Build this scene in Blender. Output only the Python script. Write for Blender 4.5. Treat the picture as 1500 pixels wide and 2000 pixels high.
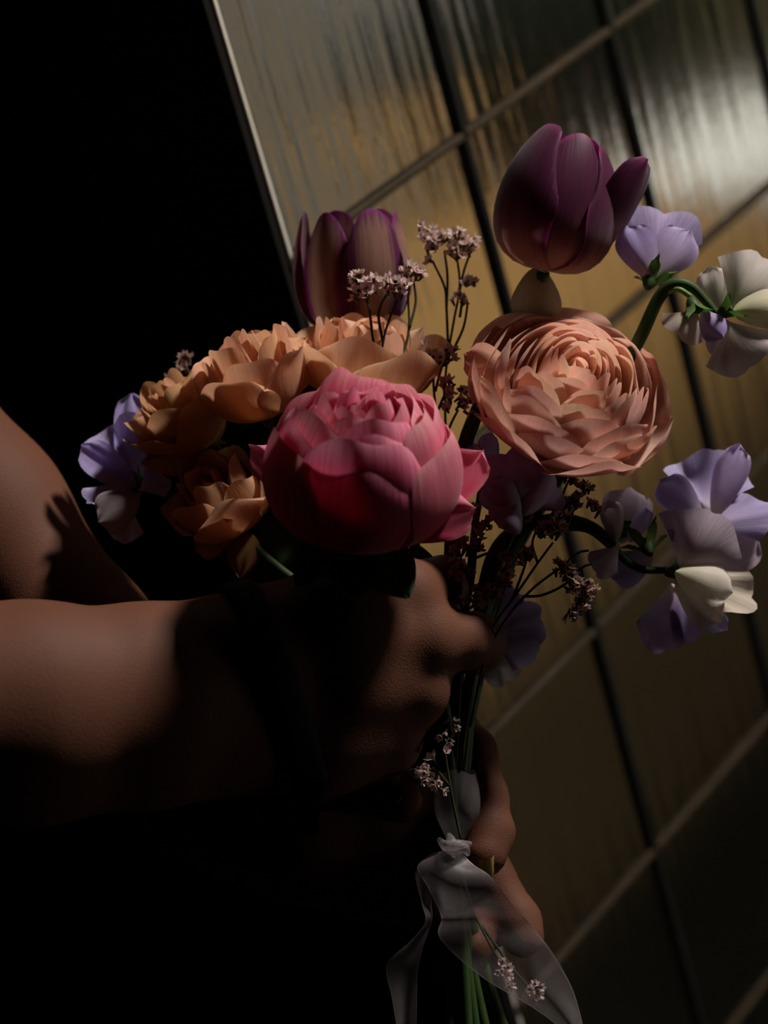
import bpy, math, random
import numpy as np
from mathutils import Vector, Matrix

for o in list(bpy.data.objects):
    bpy.data.objects.remove(o)
SC = bpy.context.scene
COL = SC.collection
rng = np.random.default_rng(7)
random.seed(7)

# ---------------------------------------------------------------- camera
FPX = 5556.0                                   # 100 mm lens on a 24 x 36 mm upright frame, 2000 px high
A = np.array([[0.55087, -0.4749, 0.68631],     # camera (x right, y down, z forward) -> world
              [-0.79289, -0.04108, 0.60798],
              [-0.26053, -0.87908, -0.39917]])
CAM = np.array([0.0, 0.0, 1.45])
FOCUS = 1.085
cam = bpy.data.cameras.new('camera')
cam.sensor_fit = 'VERTICAL'; cam.sensor_height = 36.0; cam.sensor_width = 24.0
cam.lens = 100.0; cam.clip_start = 0.05
cam.dof.use_dof = True; cam.dof.focus_distance = FOCUS; cam.dof.aperture_fstop = 6.7
co = bpy.data.objects.new('camera', cam); COL.objects.link(co)
R3 = np.column_stack([A[:, 0], -A[:, 1], -A[:, 2]])
m4 = np.eye(4); m4[:3, :3] = R3; m4[:3, 3] = CAM
co.matrix_world = Matrix(m4.tolist())
SC.camera = co


def at(px, py, d):
    """World point seen at photo pixel (px, py), d metres in front of the camera."""
    return CAM + A @ np.array([(px - 750) / FPX * d, (py - 1000) / FPX * d, d])


SET_BACK = 0.0                                 # mm added to z for a stem that stands further back


def L(px, py, z=0.0):
    """World point; z = millimetres towards the camera from the bouquet's plane at 1.10 m."""
    return at(px, py, 1.10 - (z + SET_BACK) / 1000.0)


def dirw(x, y, z):
    """Direction (right, up, towards the viewer) -> unit world vector."""
    v = A @ np.array([x, -y, -z], float)
    return v / np.linalg.norm(v)


# ---------------------------------------------------------------- world, lamps, exposure
world = bpy.data.worlds.new('overcast_sky'); SC.world = world
world.use_nodes = True
wn = world.node_tree
bg = wn.nodes['Background']
bg.inputs['Color'].default_value = (0.80, 0.90, 1.0, 1)
bg.inputs['Strength'].default_value = 0.16


def area(name, loc, target, size, power, color):
    l = bpy.data.lights.new(name, 'AREA'); l.energy = power; l.color = color
    l.shape = 'RECTANGLE'; l.size, l.size_y = size
    o = bpy.data.objects.new(name, l); COL.objects.link(o)
    o.location = loc
    o.rotation_euler = (Vector(target) - Vector(loc)).to_track_quat('-Z', 'Y').to_euler()
    return o


BQ = L(900, 950, 0)
KEY = BQ + 1.45 * dirw(0.44, 0.87, 0.11)
area('overhead_key_lamp', KEY, BQ, (0.16, 0.16), 28.0, (1.0, 0.93, 0.86))  # area lamp added overhead as key light; the ceiling has no opening
area('side_rim_lamp', BQ + 1.25 * dirw(0.97, -0.14, -0.12), BQ + dirw(0, -1, 0) * 0.10, (0.22, 0.22), 0.9, (1.0, 0.90, 0.80))  # area lamp added to light finger and knuckle rims; no doorway is built
sun = bpy.data.lights.new('hazy_sun', 'SUN'); sun.energy = 3.6; sun.angle = math.radians(13); sun.color = (1.0, 0.94, 0.86)
so = bpy.data.objects.new('hazy_sun', sun); COL.objects.link(so)
so.rotation_euler = Vector((0.04, -0.20, 0.98)).to_track_quat('Z', 'Y').to_euler()

SC.view_settings.view_transform = 'Standard'
SC.view_settings.look = 'None'
SC.view_settings.exposure = 0.0
SC.view_settings.gamma = 1.0
SC.view_settings.use_curve_mapping = False
SC.cycles.use_denoising = True
SC.cycles.caustics_refractive = True
SC.cycles.caustics_reflective = False
SC.cycles.max_bounces = 16
SC.cycles.transmission_bounces = 12
SC.cycles.transparent_max_bounces = 16


# ---------------------------------------------------------------- materials
class NT:
    def __init__(s, name):
        s.m = bpy.data.materials.new(name); s.m.use_nodes = True
        s.t = s.m.node_tree; s.t.nodes.clear()
        s.out = s.n('ShaderNodeOutputMaterial')

    def n(s, typ, **kw):
        nd = s.t.nodes.new(typ)
        for k, v in kw.items():
            setattr(nd, k, v)
        return nd

    def l(s, a, b):
        s.t.links.new(a, b)

    def math(s, op, a, b=None, c=None, clamp=False):
        nd = s.n('ShaderNodeMath', operation=op, use_clamp=clamp)
        for i, v in enumerate((a, b, c)):
            if v is None:
                continue
            if isinstance(v, (int, float)):
                nd.inputs[i].default_value = v
            else:
                s.l(v, nd.inputs[i])
        return nd.outputs[0]

    def sstep(s, x, a, b):
        nd = s.n('ShaderNodeMapRange', interpolation_type='SMOOTHSTEP')
        s.l(x, nd.inputs[0]); nd.inputs[1].default_value = a; nd.inputs[2].default_value = b
        return nd.outputs[0]

    def mix(s, f, a, b, mode='MIX'):
        nd = s.n('ShaderNodeMix', data_type='RGBA', blend_type=mode)
        for i, v in ((0, f), (6, a), (7, b)):
            if isinstance(v, (int, float)):
                nd.inputs[i].default_value = v
            elif isinstance(v, (tuple, list)):
                nd.inputs[i].default_value = (*v[:3], 1)
            else:
                s.l(v, nd.inputs[i])
        return nd.outputs[2]

    def ramp(s, f, stops, interp='LINEAR'):
        nd = s.n('ShaderNodeValToRGB'); cr = nd.color_ramp; cr.interpolation = interp
        while len(cr.elements) > 1:
            cr.elements.remove(cr.elements[-1])
        cr.elements[0].position = stops[0][0]; cr.elements[0].color = (*stops[0][1], 1)
        for p, c in stops[1:]:
            e = cr.elements.new(p); e.color = (*c, 1)
        s.l(f, nd.inputs[0])
        return nd.outputs[0]

    def noise(s, vec, scale, detail=2, rough=0.5):
        nd = s.n('ShaderNodeTexNoise'); nd.inputs['Scale'].default_value = scale
        nd.inputs['Detail'].default_value = detail; nd.inputs['Roughness'].default_value = rough
        s.l(vec, nd.inputs['Vector'])
        return nd.outputs['Fac']

    def mapping(s, vec, scale):
        nd = s.n('ShaderNodeMapping'); nd.inputs['Scale'].default_value = scale
        s.l(vec, nd.inputs['Vector'])
        return nd.outputs[0]

    def bump(s, h, strength, dist):
        nd = s.n('ShaderNodeBump'); nd.inputs['Strength'].default_value = strength
        nd.inputs['Distance'].default_value = dist
        s.l(h, nd.inputs['Height'])
        return nd.outputs[0]


def principled(t, color, rough=0.5, spec=0.5, normal=None, metallic=0.0, sheen=0.0):
    p = t.n('ShaderNodeBsdfPrincipled')
    if isinstance(color, (tuple, list)):
        p.inputs['Base Color'].default_value = (*color, 1)
    else:
        t.l(color, p.inputs['Base Color'])
    if isinstance(rough, (int, float)):
        p.inputs['Roughness'].default_value = rough
    else:
        t.l(rough, p.inputs['Roughness'])
    p.inputs['Specular IOR Level'].default_value = spec
    p.inputs['Metallic'].default_value = metallic
    p.inputs['Sheen Weight'].default_value = sheen
    if normal is not None:
        t.l(normal, p.inputs['Normal'])
    return p


def mat_plain(name, color, rough=0.6, spec=0.3, noise_amt=0.25, nscale=40.0, metallic=0.0, bump=0.0, bdist=0.001):
    t = NT(name)
    tc = t.n('ShaderNodeTexCoord')
    nz = t.noise(tc.outputs['Object'], nscale, 4)
    dark = tuple(c * (1 - noise_amt) for c in color); lite = tuple(min(1, c * (1 + noise_amt)) for c in color)
    col = t.mix(nz, dark, lite)
    nrm = t.bump(nz, bump, bdist) if bump else None
    p = principled(t, col, rough, spec, nrm, metallic)
    t.l(p.outputs[0], t.out.inputs[0])
    return t.m


def mat_petal(name, stops, streak=0.35, transl=0.4, edge=None, mask=None, rough=0.6, vein=60.0, spec=0.25, use_objcol=True, bump=0.25):
    """Petal: colour runs base to tip along UV.x, fine veins run along it; light comes through it."""
    t = NT(name)
    uv = t.n('ShaderNodeUVMap'); uv.uv_map = 'UVMap'
    sep = t.n('ShaderNodeSeparateXYZ'); t.l(uv.outputs[0], sep.inputs[0])
    u, v = sep.outputs[0], sep.outputs[1]
    tc = t.n('ShaderNodeTexCoord')
    oi = t.n('ShaderNodeObjectInfo')
    # veins fan out along the length
    comb = t.n('ShaderNodeCombineXYZ'); t.l(u, comb.inputs[0]); t.l(v, comb.inputs[1])
    t.l(t.math('MULTIPLY', oi.outputs['Random'], 9.0), comb.inputs[2])
    vn = t.noise(t.mapping(comb.outputs[0], (2.2, vein, 1.0)), 1.0, 3, 0.6)
    big = t.noise(tc.outputs['Object'], 90.0, 3)
    uu = t.math('ADD', u, t.math('MULTIPLY', t.math('SUBTRACT', vn, 0.5), 0.35))
    col = t.ramp(uu, stops)
    if mask is not None:                     # second colour over part of the petal (feathered tulip markings)
        c2, u0, u1, e0, e1 = mask
        mu = t.sstep(uu, u0, u1)
        av = t.math('ABSOLUTE', t.math('SUBTRACT', v, 0.5))
        av = t.math('ADD', av, t.math('MULTIPLY', t.math('SUBTRACT', vn, 0.5), 0.30))
        me = t.sstep(av, e0, e1)
        mm = t.math('MAXIMUM', mu, t.math('MULTIPLY', me, t.sstep(uu, 0.12, 0.4)), clamp=True)
        col = t.mix(mm, col, c2)
    if edge is not None:
        ec, e0 = edge
        av = t.math('ABSOLUTE', t.math('SUBTRACT', v, 0.5))
        me = t.math('MAXIMUM', t.sstep(av, e0, 0.5), t.sstep(u, 0.93, 1.0), clamp=True)
        col = t.mix(t.math('MULTIPLY', me, 0.7), col, ec)
    st = t.math('MULTIPLY_ADD', t.math('SUBTRACT', vn, 0.5), streak * 2.2, 1.0)
    st = t.math('MULTIPLY', st, t.math('MULTIPLY_ADD', t.math('SUBTRACT', big, 0.5), 0.4, 1.0))
    g = t.n('ShaderNodeCombineColor')
    for i in range(3):
        t.l(st, g.inputs[i])
    col = t.mix(1.0, col, g.outputs[0], 'MULTIPLY')
    if use_objcol:
        col = t.mix(1.0, col, oi.outputs['Color'], 'MULTIPLY')
    nrm = t.bump(vn, bump, 0.0006)
    p = principled(t, col, rough, spec, nrm, sheen=0.15)
    tr = t.n('ShaderNodeBsdfTranslucent'); t.l(col, tr.inputs[0])
    ms = t.n('ShaderNodeMixShader'); ms.inputs[0].default_value = transl
    t.l(p.outputs[0], ms.inputs[1]); t.l(tr.outputs[0], ms.inputs[2])
    t.l(ms.outputs[0], t.out.inputs[0])
    return t.m


M = {}
M['skin'] = None
M['black_wall'] = mat_plain('near_black_plaster', (0.010, 0.009, 0.008), 0.9, 0.05, 0.3, 12)
M['floor'] = mat_plain('dark_floor', (0.012, 0.010, 0.008), 0.7, 0.1, 0.3, 12)
M['ceil'] = mat_plain('dark_ceiling', (0.010, 0.009, 0.008), 0.9, 0.05, 0.2, 12)
M['bar_v'] = mat_plain('blackened_lead', (0.012, 0.012, 0.010), 0.7, 0.1, 0.4, 60)
M['bar_h'] = mat_plain('worn_bronze_bar', (0.040, 0.029, 0.018), 0.8, 0.06, 0.45, 60)
M['edge'] = mat_plain('pale_steel_edge', (0.62, 0.57, 0.48), 0.4, 0.5, 0.2, 80)
M['stem'] = mat_plain('green_stem', (0.028, 0.062, 0.012), 0.55, 0.25, 0.35, 120)
M['stem_bright'] = mat_plain('fresh_green_stem', (0.10, 0.20, 0.03), 0.5, 0.35, 0.3, 120)
M['sepal'] = mat_petal('green_sepal', [(0, (0.07, 0.15, 0.025)), (1, (0.10, 0.19, 0.035))], 0.25, 0.25)
M['leaf'] = mat_petal('dark_leaf', [(0, (0.03, 0.07, 0.015)), (1, (0.025, 0.06, 0.02))], 0.25, 0.2)
M['twig'] = mat_plain('dry_brown_green_twig', (0.055, 0.060, 0.028), 0.7, 0.2, 0.35, 200)
M['calyx'] = mat_plain('dry_brown_calyx', (0.11, 0.085, 0.045), 0.75, 0.15, 0.45, 300)
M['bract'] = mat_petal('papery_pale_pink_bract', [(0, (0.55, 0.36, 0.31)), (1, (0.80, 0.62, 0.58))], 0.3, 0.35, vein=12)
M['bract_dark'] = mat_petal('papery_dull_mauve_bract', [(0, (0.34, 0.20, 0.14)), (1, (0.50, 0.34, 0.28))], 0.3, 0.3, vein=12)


def mat_skin():
    t = NT('brown_skin')
    tc = t.n('ShaderNodeTexCoord')
    n1 = t.noise(tc.outputs['Object'], 28.0, 4)
    n2 = t.noise(tc.outputs['Object'], 900.0, 3, 0.7)
    vo = t.n('ShaderNodeTexVoronoi'); vo.inputs['Scale'].default_value = 1500.0
    t.l(tc.outputs['Object'], vo.inputs['Vector'])
    col = t.mix(n1, (0.108, 0.039, 0.022), (0.160, 0.064, 0.038))
    col = t.mix(t.math('MULTIPLY', n2, 0.5), col, (0.10, 0.042, 0.025))
    h = t.math('ADD', t.math('MULTIPLY', vo.outputs['Distance'], 0.7), t.math('MULTIPLY', n2, 0.6))
    p = principled(t, col, 0.60, 0.14, t.bump(h, 0.38, 0.00035))
    p.inputs['Subsurface Weight'].default_value = 0.0
    t.l(p.outputs[0], t.out.inputs[0])
    return t.m


M['skin'] = mat_skin()
M['wrist_black'] = mat_plain('black_wrist_ring', (0.006, 0.006, 0.007), 0.8, 0.15, 0.3, 400)
M['dress'] = mat_plain('black_dress_cloth', (0.006, 0.006, 0.007), 0.9, 0.1, 0.3, 200)


def mat_glass():
    """Reeded, slightly rippled clear glass: vertical ribs with a hammered wobble."""
    t = NT('reeded_textured_glass')
    tc = t.n('ShaderNodeTexCoord')
    ob = tc.outputs['Object']
    streak = t.noise(t.mapping(ob, (150, 150, 7)), 1.0, 3, 0.6)
    wide = t.noise(t.mapping(ob, (75, 75, 5)), 1.0, 1, 0.5)
    fine = t.noise(t.mapping(ob, (420, 420, 200)), 1.0, 2, 0.5)
    h = t.math('ADD', t.math('MULTIPLY', streak, 1.25), t.math('MULTIPLY', fine, 0.26))
    h = t.math('ADD', h, t.math('MULTIPLY', wide, 1.6))
    nrm = t.bump(h, 0.17, 0.0011)
    gl = t.n('ShaderNodeBsdfGlass'); gl.inputs['Roughness'].default_value = 0.09
    gl.inputs['IOR'].default_value = 1.45
    gl.inputs['Color'].default_value = (0.97, 0.975, 0.955, 1)
    t.l(nrm, gl.inputs['Normal'])
    t.l(gl.outputs[0], t.out.inputs[0])
    return t.m


M['glass'] = mat_glass()


def mat_ground():
    t = NT('ochre_earth_paving')
    tc = t.n('ShaderNodeTexCoord')
    n1 = t.noise(tc.outputs['Object'], 5.0, 5, 0.6)
    n2 = t.noise(tc.outputs['Object'], 1.6, 3)
    col = t.mix(n1, (0.24, 0.130, 0.042), (0.34, 0.195, 0.070))
    col = t.mix(t.math('MULTIPLY', n2, 0.4), col, (0.16, 0.09, 0.03))
    p = principled(t, col, 0.85, 0.1)
    t.l(p.outputs[0], t.out.inputs[0])
    return t.m


M['ground'] = mat_ground()
M['near_shade'] = mat_plain('dark_shade_strip', (0.018, 0.015, 0.004), 0.95, 0.05, 0.5, 6)  # near-black colour standing in for shade on the ground
M['lawn'] = mat_plain('dull_olive_grass', (0.055, 0.047, 0.022), 0.95, 0.05, 0.5, 5)
M['hedge'] = mat_plain('dark_evergreen_leaves', (0.004, 0.007, 0.004), 0.9, 0.05, 0.5, 20)
M['white'] = mat_plain('whitewashed_render', (0.86, 0.86, 0.82), 0.85, 0.2, 0.08, 6)
M['grey'] = mat_plain('weathered_grey_board', (0.085, 0.08, 0.066), 0.85, 0.2, 0.35, 9)


# ---------------------------------------------------------------- mesh helpers
def mesh_obj(name, V, Fc, mat, parent=None, loc=None, uv=None, smooth=True, mats=None, fmat=None):
    """One mesh object. V are world points; the origin goes to the parent's place (or loc)."""
    V = np.asarray(V, float)
    org = np.array(parent['_o'] if parent is not None else (loc if loc is not None else V.mean(0)), float)
    me = bpy.data.meshes.new(name)
    me.from_pydata((V - org).tolist(), [], [tuple(int(i) for i in f) for f in Fc])
    for m in (mats or [mat]):
        me.materials.append(m)
    if fmat is not None:
        me.polygons.foreach_set('material_index', np.asarray(fmat, np.int32))
    if smooth:
        me.polygons.foreach_set('use_smooth', np.ones(len(me.polygons), bool))
    if uv is not None:
        lay = me.uv_layers.new(name='UVMap')
        idx = np.empty(len(me.loops), np.int32); me.loops.foreach_get('vertex_index', idx)
        lay.data.foreach_set('uv', np.asarray(uv, np.float32)[idx].ravel())
    me.update()
    o = bpy.data.objects.new(name, me); COL.objects.link(o)
    if parent is not None:
        o.parent = parent
        o['_o'] = [float(x) for x in org]
    else:
        o.location = org
        o['_o'] = [float(x) for x in org]
    return o


def thing(name, loc, label, cat, group=None):
    o = bpy.data.objects.new(name, None); COL.objects.link(o)
    o.empty_display_size = 0.01
    o.location = [float(x) for x in loc]
    o['_o'] = [float(x) for x in loc]
    o['label'] = label; o['category'] = cat
    if group:
        o['group'] = group
    return o


def tag(o, label=None, cat=None, group=None, kind=None):
    for k, v in (('label', label), ('category', cat), ('group', group), ('kind', kind)):
        if v:
            o[k] = v
    return o


def box_vf(x0, x1, y0, y1, z0, z1):
    V = [(x, y, z) for x in (x0, x1) for y in (y0, y1) for z in (z0, z1)]
    Fc = [(0, 1, 3, 2), (4, 6, 7, 5), (0, 4, 5, 1), (2, 3, 7, 6), (0, 2, 6, 4), (1, 5, 7, 3)]
    return np.array(V, float), Fc


def bevel_box(x0, x1, y0, y1, z0, z1, b):
    """Bar with its long edges chamfered (octagonal section); long axis = the longest side."""
    d = np.array([x1 - x0, y1 - y0, z1 - z0]); ax = int(np.argmax(d))
    o = [i for i in range(3) if i != ax]
    lo = np.array([x0, y0, z0], float); hi = np.array([x1, y1, z1], float)
    a0, a1, b0, b1 = lo[o[0]], hi[o[0]], lo[o[1]], hi[o[1]]
    sec = [(a0 + b, b0), (a1 - b, b0), (a1, b0 + b), (a1, b1 - b), (a1 - b, b1), (a0 + b, b1), (a0, b1 - b), (a0, b0 + b)]
    V = []
    for e in (lo[ax], hi[ax]):
        for p, q in sec:
            v = [0, 0, 0]; v[ax] = e; v[o[0]] = p; v[o[1]] = q; V.append(v)
    Fc = [(i, (i + 1) % 8, 8 + (i + 1) % 8, 8 + i) for i in range(8)] + [tuple(range(8)), tuple(range(8, 16))]
    return np.array(V), Fc


def join(parts):
    V, Fc, n = [], [], 0
    for v, f in parts:
        V.append(np.asarray(v)); Fc += [tuple(i + n for i in q) for q in f]; n += len(v)
    return np.vstack(V), Fc


def catmull(P, n):
    P = np.asarray(P, float)
    if len(P) == 2:
        s = np.linspace(0, 1, n)[:, None]
        return P[0] * (1 - s) + P[1] * s
    Q = np.vstack([2 * P[0] - P[1], P, 2 * P[-1] - P[-2]])
    out = []
    T = np.linspace(0, len(P) - 1, n)
    for t in T:
        i = min(int(t), len(P) - 2); f = t - i
        a, b, c, d = Q[i], Q[i + 1], Q[i + 2], Q[i + 3]
        out.append(0.5 * ((2 * b) + (c - a) * f + (2 * a - 5 * b + 4 * c - d) * f * f + (3 * b - a - 3 * c + d) * f ** 3))
    return np.array(out)


def tube(P, r, n=24, k=8, cap=True):
    """Swept tube through world points P; r in metres (number, or list along the path)."""
    C = catmull(P, n)
    rr = np.interp(np.linspace(0, 1, n), np.linspace(0, 1, len(r)), r) if isinstance(r, (list, tuple, np.ndarray)) else np.full(n, r)
    T = np.gradient(C, axis=0); T /= np.linalg.norm(T, axis=1)[:, None] + 1e-12
    up = np.array([0.31, 0.77, 0.55]); V = []
    N = np.cross(T[0], up); N /= np.linalg.norm(N)
    for i in range(n):
        N = N - T[i] * (N @ T[i]); N /= np.linalg.norm(N); B = np.cross(T[i], N)
        for j in range(k):
            a = 2 * math.pi * j / k
            V.append(C[i] + rr[i] * (math.cos(a) * N + math.sin(a) * B))
    Fc = [(i * k + j, i * k + (j + 1) % k, (i + 1) * k + (j + 1) % k, (i + 1) * k + j) for i in range(n - 1) for j in range(k)]
    if cap:
        Fc += [tuple(range(k - 1, -1, -1)), tuple((n - 1) * k + j for j in range(k))]
    return np.array(V), Fc


def grid_faces(nu, nv):
    return [(i * nv + j, (i + 1) * nv + j, (i + 1) * nv + j + 1, i * nv + j + 1) for i in range(nu - 1) for j in range(nv - 1)]


def wavy(x, seed, fr=(1.0, 2.3, 4.1), am=(1, 0.6, 0.35)):
    r = np.random.default_rng(seed); s = 0
    for f, a in zip(fr, am):
        s = s + a * np.sin(2 * math.pi * (f * x + r.random()))
    return s


# ---------------------------------------------------------------- setting: room, window, outside
CELL, ROW = 0.14, 0.14 * 0.968
WX0, WY, WZ0 = 1.02942, 0.79872, 0.92392       # crossing of the first inner bar with the second cross bar
XE = WX0 - CELL                                # free left edge of the glazing
NC, J0, J1 = 5, -3, 6
ZT, ZB = WZ0 + 5 * ROW, WZ0 - 4 * ROW


def rect_wall(name, x0, x1, y0, y1, z0, z1, mat):
    V, Fc = box_vf(x0, x1, y0, y1, z0, z1)
    return tag(mesh_obj(name, V, Fc, mat, smooth=False), kind='structure')


XR = XE + NC * CELL
w_parts = [box_vf(XE, XR, WY - 0.03, WY + 0.05, 0, ZB), box_vf(XE, XR, WY - 0.03, WY + 0.05, ZT, 2.7), box_vf(XR, 4.0, WY - 0.03, WY + 0.05, 0, 2.7)]
V, Fc = join(w_parts)
tag(mesh_obj('wall_right', V, Fc, M['black_wall'], smooth=False), kind='structure')
rect_wall('wall_side', XE - 0.007, XE - 0.0018, WY - 0.001, 2.6, 0, 2.7, M['black_wall'])
rect_wall('wall_back', -2.6, XE - 0.004, 2.6, 2.7, 0, 2.7, M['black_wall'])
rect_wall('wall_left', -2.7, -2.6, -2.6, 2.7, 0, 2.7, M['black_wall'])
rect_wall('wall_front', -2.7, 4.1, -2.7, -2.6, 0, 2.7, M['black_wall'])
rect_wall('wall_end', 4.0, 4.1, -2.6, WY + 0.05, 0, 2.7, M['black_wall'])
V, Fc = join([box_vf(-2.7, 4.1, -2.7, WY + 0.05, -0.06, 0), box_vf(-2.7, XE - 0.004, WY + 0.05, 2.7, -0.06, 0)])
tag(mesh_obj('floor', V, Fc, M['floor'], smooth=False), kind='structure')
V, Fc = join([box_vf(-2.7, 4.1, -2.7, WY + 0.05, 2.7, 2.76), box_vf(-2.7, XE - 0.004, WY + 0.05, 2.7, 2.7, 2.76)])
tag(mesh_obj('ceiling', V, Fc, M['ceil'], smooth=False), kind='structure')

# glazing: a thin pale steel edge, panes of reeded glass, dark vertical leads, bronze cross bars
V, Fc = join([bevel_box(XE - 0.002, XE + 0.0006, WY - 0.0022, WY + 0.0022, ZB, ZT, 0.0004),
              bevel_box(XR - 0.006, XR, WY - 0.008, WY + 0.008, ZB, ZT, 0.001)])
win = tag(mesh_obj('window_1', V, Fc, M['edge'], smooth=False), kind='structure')
pane_me = None
for i in range(NC):
    for j in range(J0, J1):
        zc = WZ0 - (j - 0.5) * ROW - 0.0
        xc = XE + (i + 0.5) * CELL
        o = None
        if pane_me is None:
            V, Fc = box_vf(-CELL / 2 + .001, CELL / 2 - .001, -0.002, 0.002, -ROW / 2 + .001, ROW / 2 - .001)
            pane_me = bpy.data.meshes.new('pane'); pane_me.from_pydata(V.tolist(), [], Fc); pane_me.materials.append(M['glass'])
        o = bpy.data.objects.new('pane', pane_me); COL.objects.link(o); o.parent = win
        o.location = np.array([xc, WY, zc]) - np.array(win['_o'])
for i in range(1, NC):
    x = XE + i * CELL
    V, Fc = bevel_box(x - 0.0030, x + 0.0030, WY - 0.0045, WY + 0.0045, ZB, ZT, 0.0014)
    mesh_obj('upright_bar', V, Fc, M['bar_v'], win, smooth=False)
for j in range(J0 + 1, J1):
    z = WZ0 - (j - 0) * ROW
    V, Fc = bevel_box(XE, XR, WY - 0.0045, WY + 0.0045, z - 0.0020, z + 0.0020, 0.0009)
    mesh_obj('cross_bar', V, Fc, M['bar_h'], win, smooth=False)

# outside: what the rippled glass smears
V, Fc = box_vf(XE, 12, WY + 0.055, 12, -0.08, 0.0)
tag(mesh_obj('ground', V, Fc, M['ground'], smooth=False), kind='structure')


def slab(name, x0, x1, y0, y1, z0, z1, mat, label=None, cat=None, kind=None):
    V, Fc = bevel_box(x0, x1, y0, y1, z0, z1, min(0.01, (z1 - z0) * 0.3))
    return tag(mesh_obj(name, V, Fc, mat, smooth=False), label, cat, None, kind)


slab('shade_strip', XE + 0.02, 2.9, WY + 0.06, 1.44, 0.0, 0.03, M['near_shade'], kind='structure')  # dark strip laid where the ground by the window is in shade
slab('lawn', 4.02, 8.0, 1.6, 2.85, 0.0, 0.02, M['lawn'], kind='structure')
slab('garden_bench', 3.46, 3.92, 1.2, 2.40, 0.0, 0.04, M['white'], 'low white bench seen blurred through the rippled glass', 'bench')
slab('added_shade_slab', XE, 9.0, WY + 0.05, 1.50, 2.7, 2.78, M['black_wall'], kind='structure')  # unseen slab added to keep the sun off the near ground
deck = thing('boardwalk', (3.6, 3.05, 0), 'weathered grey boards beyond the dark hedge, behind the textured glass', 'decking')
M['grey2'] = mat_plain('dark_weathered_board', (0.014, 0.014, 0.010), 0.9, 0.1, 0.4, 9)
M['grey3'] = mat_plain('pale_weathered_board', (0.15, 0.15, 0.155), 0.9, 0.1, 0.3, 9)
bd, bp = np.array([0.717, 0.697]), np.array([0.697, -0.717])
for i in range(-4, 9):
    wd = 0.034 + 0.016 * ((i * 7) % 3)
    V, Fc = bevel_box(0.0, 3.2, -wd, wd, 0.0, 0.03, 0.008)
    o0 = np.array([3.50, 3.08]) + bp * 0.115 * i + bd * ((-0.60 + 0.155 * i if i < 2 else 0.45) + 0.08 * ((i * 5) % 3))
    W = np.column_stack([o0[0] + V[:, 0] * bd[0] + V[:, 1] * bp[0], o0[1] + V[:, 0] * bd[1] + V[:, 1] * bp[1], V[:, 2]])
    mesh_obj('board', W, Fc, (M['grey'], M['grey2'], M['grey3'], M['grey'])[(i * 3 + i // 2) % 4], deck, smooth=False)
hg = thing('box_hedge', (3.9, 2.75, 0), 'low dark clipped hedge seen only as black streaks in the glass', 'hedge')
for i, (hx, hy, hr) in enumerate([(3.60, 2.70, .09), (3.72, 2.55, .11), (3.76, 2.68, .13), (3.76, 2.83, .12), (3.94, 2.60, .13), (3.98, 2.74, .14), (4.0, 2.90, .13), (4.16, 2.70, .14), (4.2, 2.86, .14), (4.4, 2.82, .15)]):
    nn, kk = 14, 20; V = []
    for a_ in range(nn):
        th = math.pi * a_ / (nn - 1)
        for b_ in range(kk):
            ph_ = 2 * math.pi * b_ / kk
            q = hr * (1 + 0.16 * math.sin(5 * th + i) * math.sin(6 * ph_ + i) + rng.uniform(-.08, .08))
            V.append((hx + q * math.sin(th) * math.cos(ph_), hy + q * math.sin(th) * math.sin(ph_), max(0, 0.16 + q * 1.2 * math.cos(th))))
    Fc = [(a_ * kk + b_, a_ * kk + (b_ + 1) % kk, (a_ + 1) * kk + (b_ + 1) % kk, (a_ + 1) * kk + b_) for a_ in range(nn - 1) for b_ in range(kk)]
    mesh_obj('shrub_mound', V, Fc, M['hedge'], hg)

# ---------------------------------------------------------------- the person: two bare forearms and hands round the stems


def rcone(P, a, b, ra, rb):
    ab = b - a; t = np.clip(((P - a) @ ab) / (ab @ ab), 0, 1)
    return np.linalg.norm(P - a - t[:, None] * ab, axis=1) - (ra + (rb - ra) * t)


def smin(a, b, k):
    h = np.clip(0.5 + 0.5 * (b - a) / k, 0, 1)
    return b + (a - b) * h - k * h * (1 - h)


def chain(pts):
    """[(px, py, z, radius mm), ...] -> list of round cones in world metres."""
    W = [(L(p[0], p[1], p[2]), p[3] / 1000.0) for p in pts]
    return [(W[i][0], W[i + 1][0], W[i][1], W[i + 1][1]) for i in range(len(W) - 1)]


# right arm (nearer, back of the hand to the viewer)
RIGHT_BODY = (chain([(-1150, 1450, 116, 47), (-720, 1430, 101, 46), (-250, 1395, 80, 37), (60, 1388, 62, 33.5), (300, 1372, 44, 30), (470, 1345, 32, 27)])
              + chain([(-250, 1348, 80, 28), (60, 1346, 62, 26.5), (280, 1332, 44, 24), (450, 1292, 32, 20.5), (600, 1240, 25, 18.5)])
              + chain([(-250, 1455, 80, 29.5), (60, 1445, 62, 27), (280, 1432, 44, 24.5), (450, 1425, 32, 21), (600, 1440, 23, 18)])
              + chain([(500, 1270, 30, 19), (660, 1205, 25, 16), (790, 1160, 20, 13)])
              + chain([(500, 1310, 32, 18), (680, 1270, 27, 15.5), (835, 1250, 22, 12.5)])
              + chain([(500, 1370, 30, 18), (680, 1360, 25, 15.5), (812, 1352, 20, 12)])
              + chain([(500, 1430, 27, 17), (640, 1455, 22, 15), (757, 1452, 17, 12)]))
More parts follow.
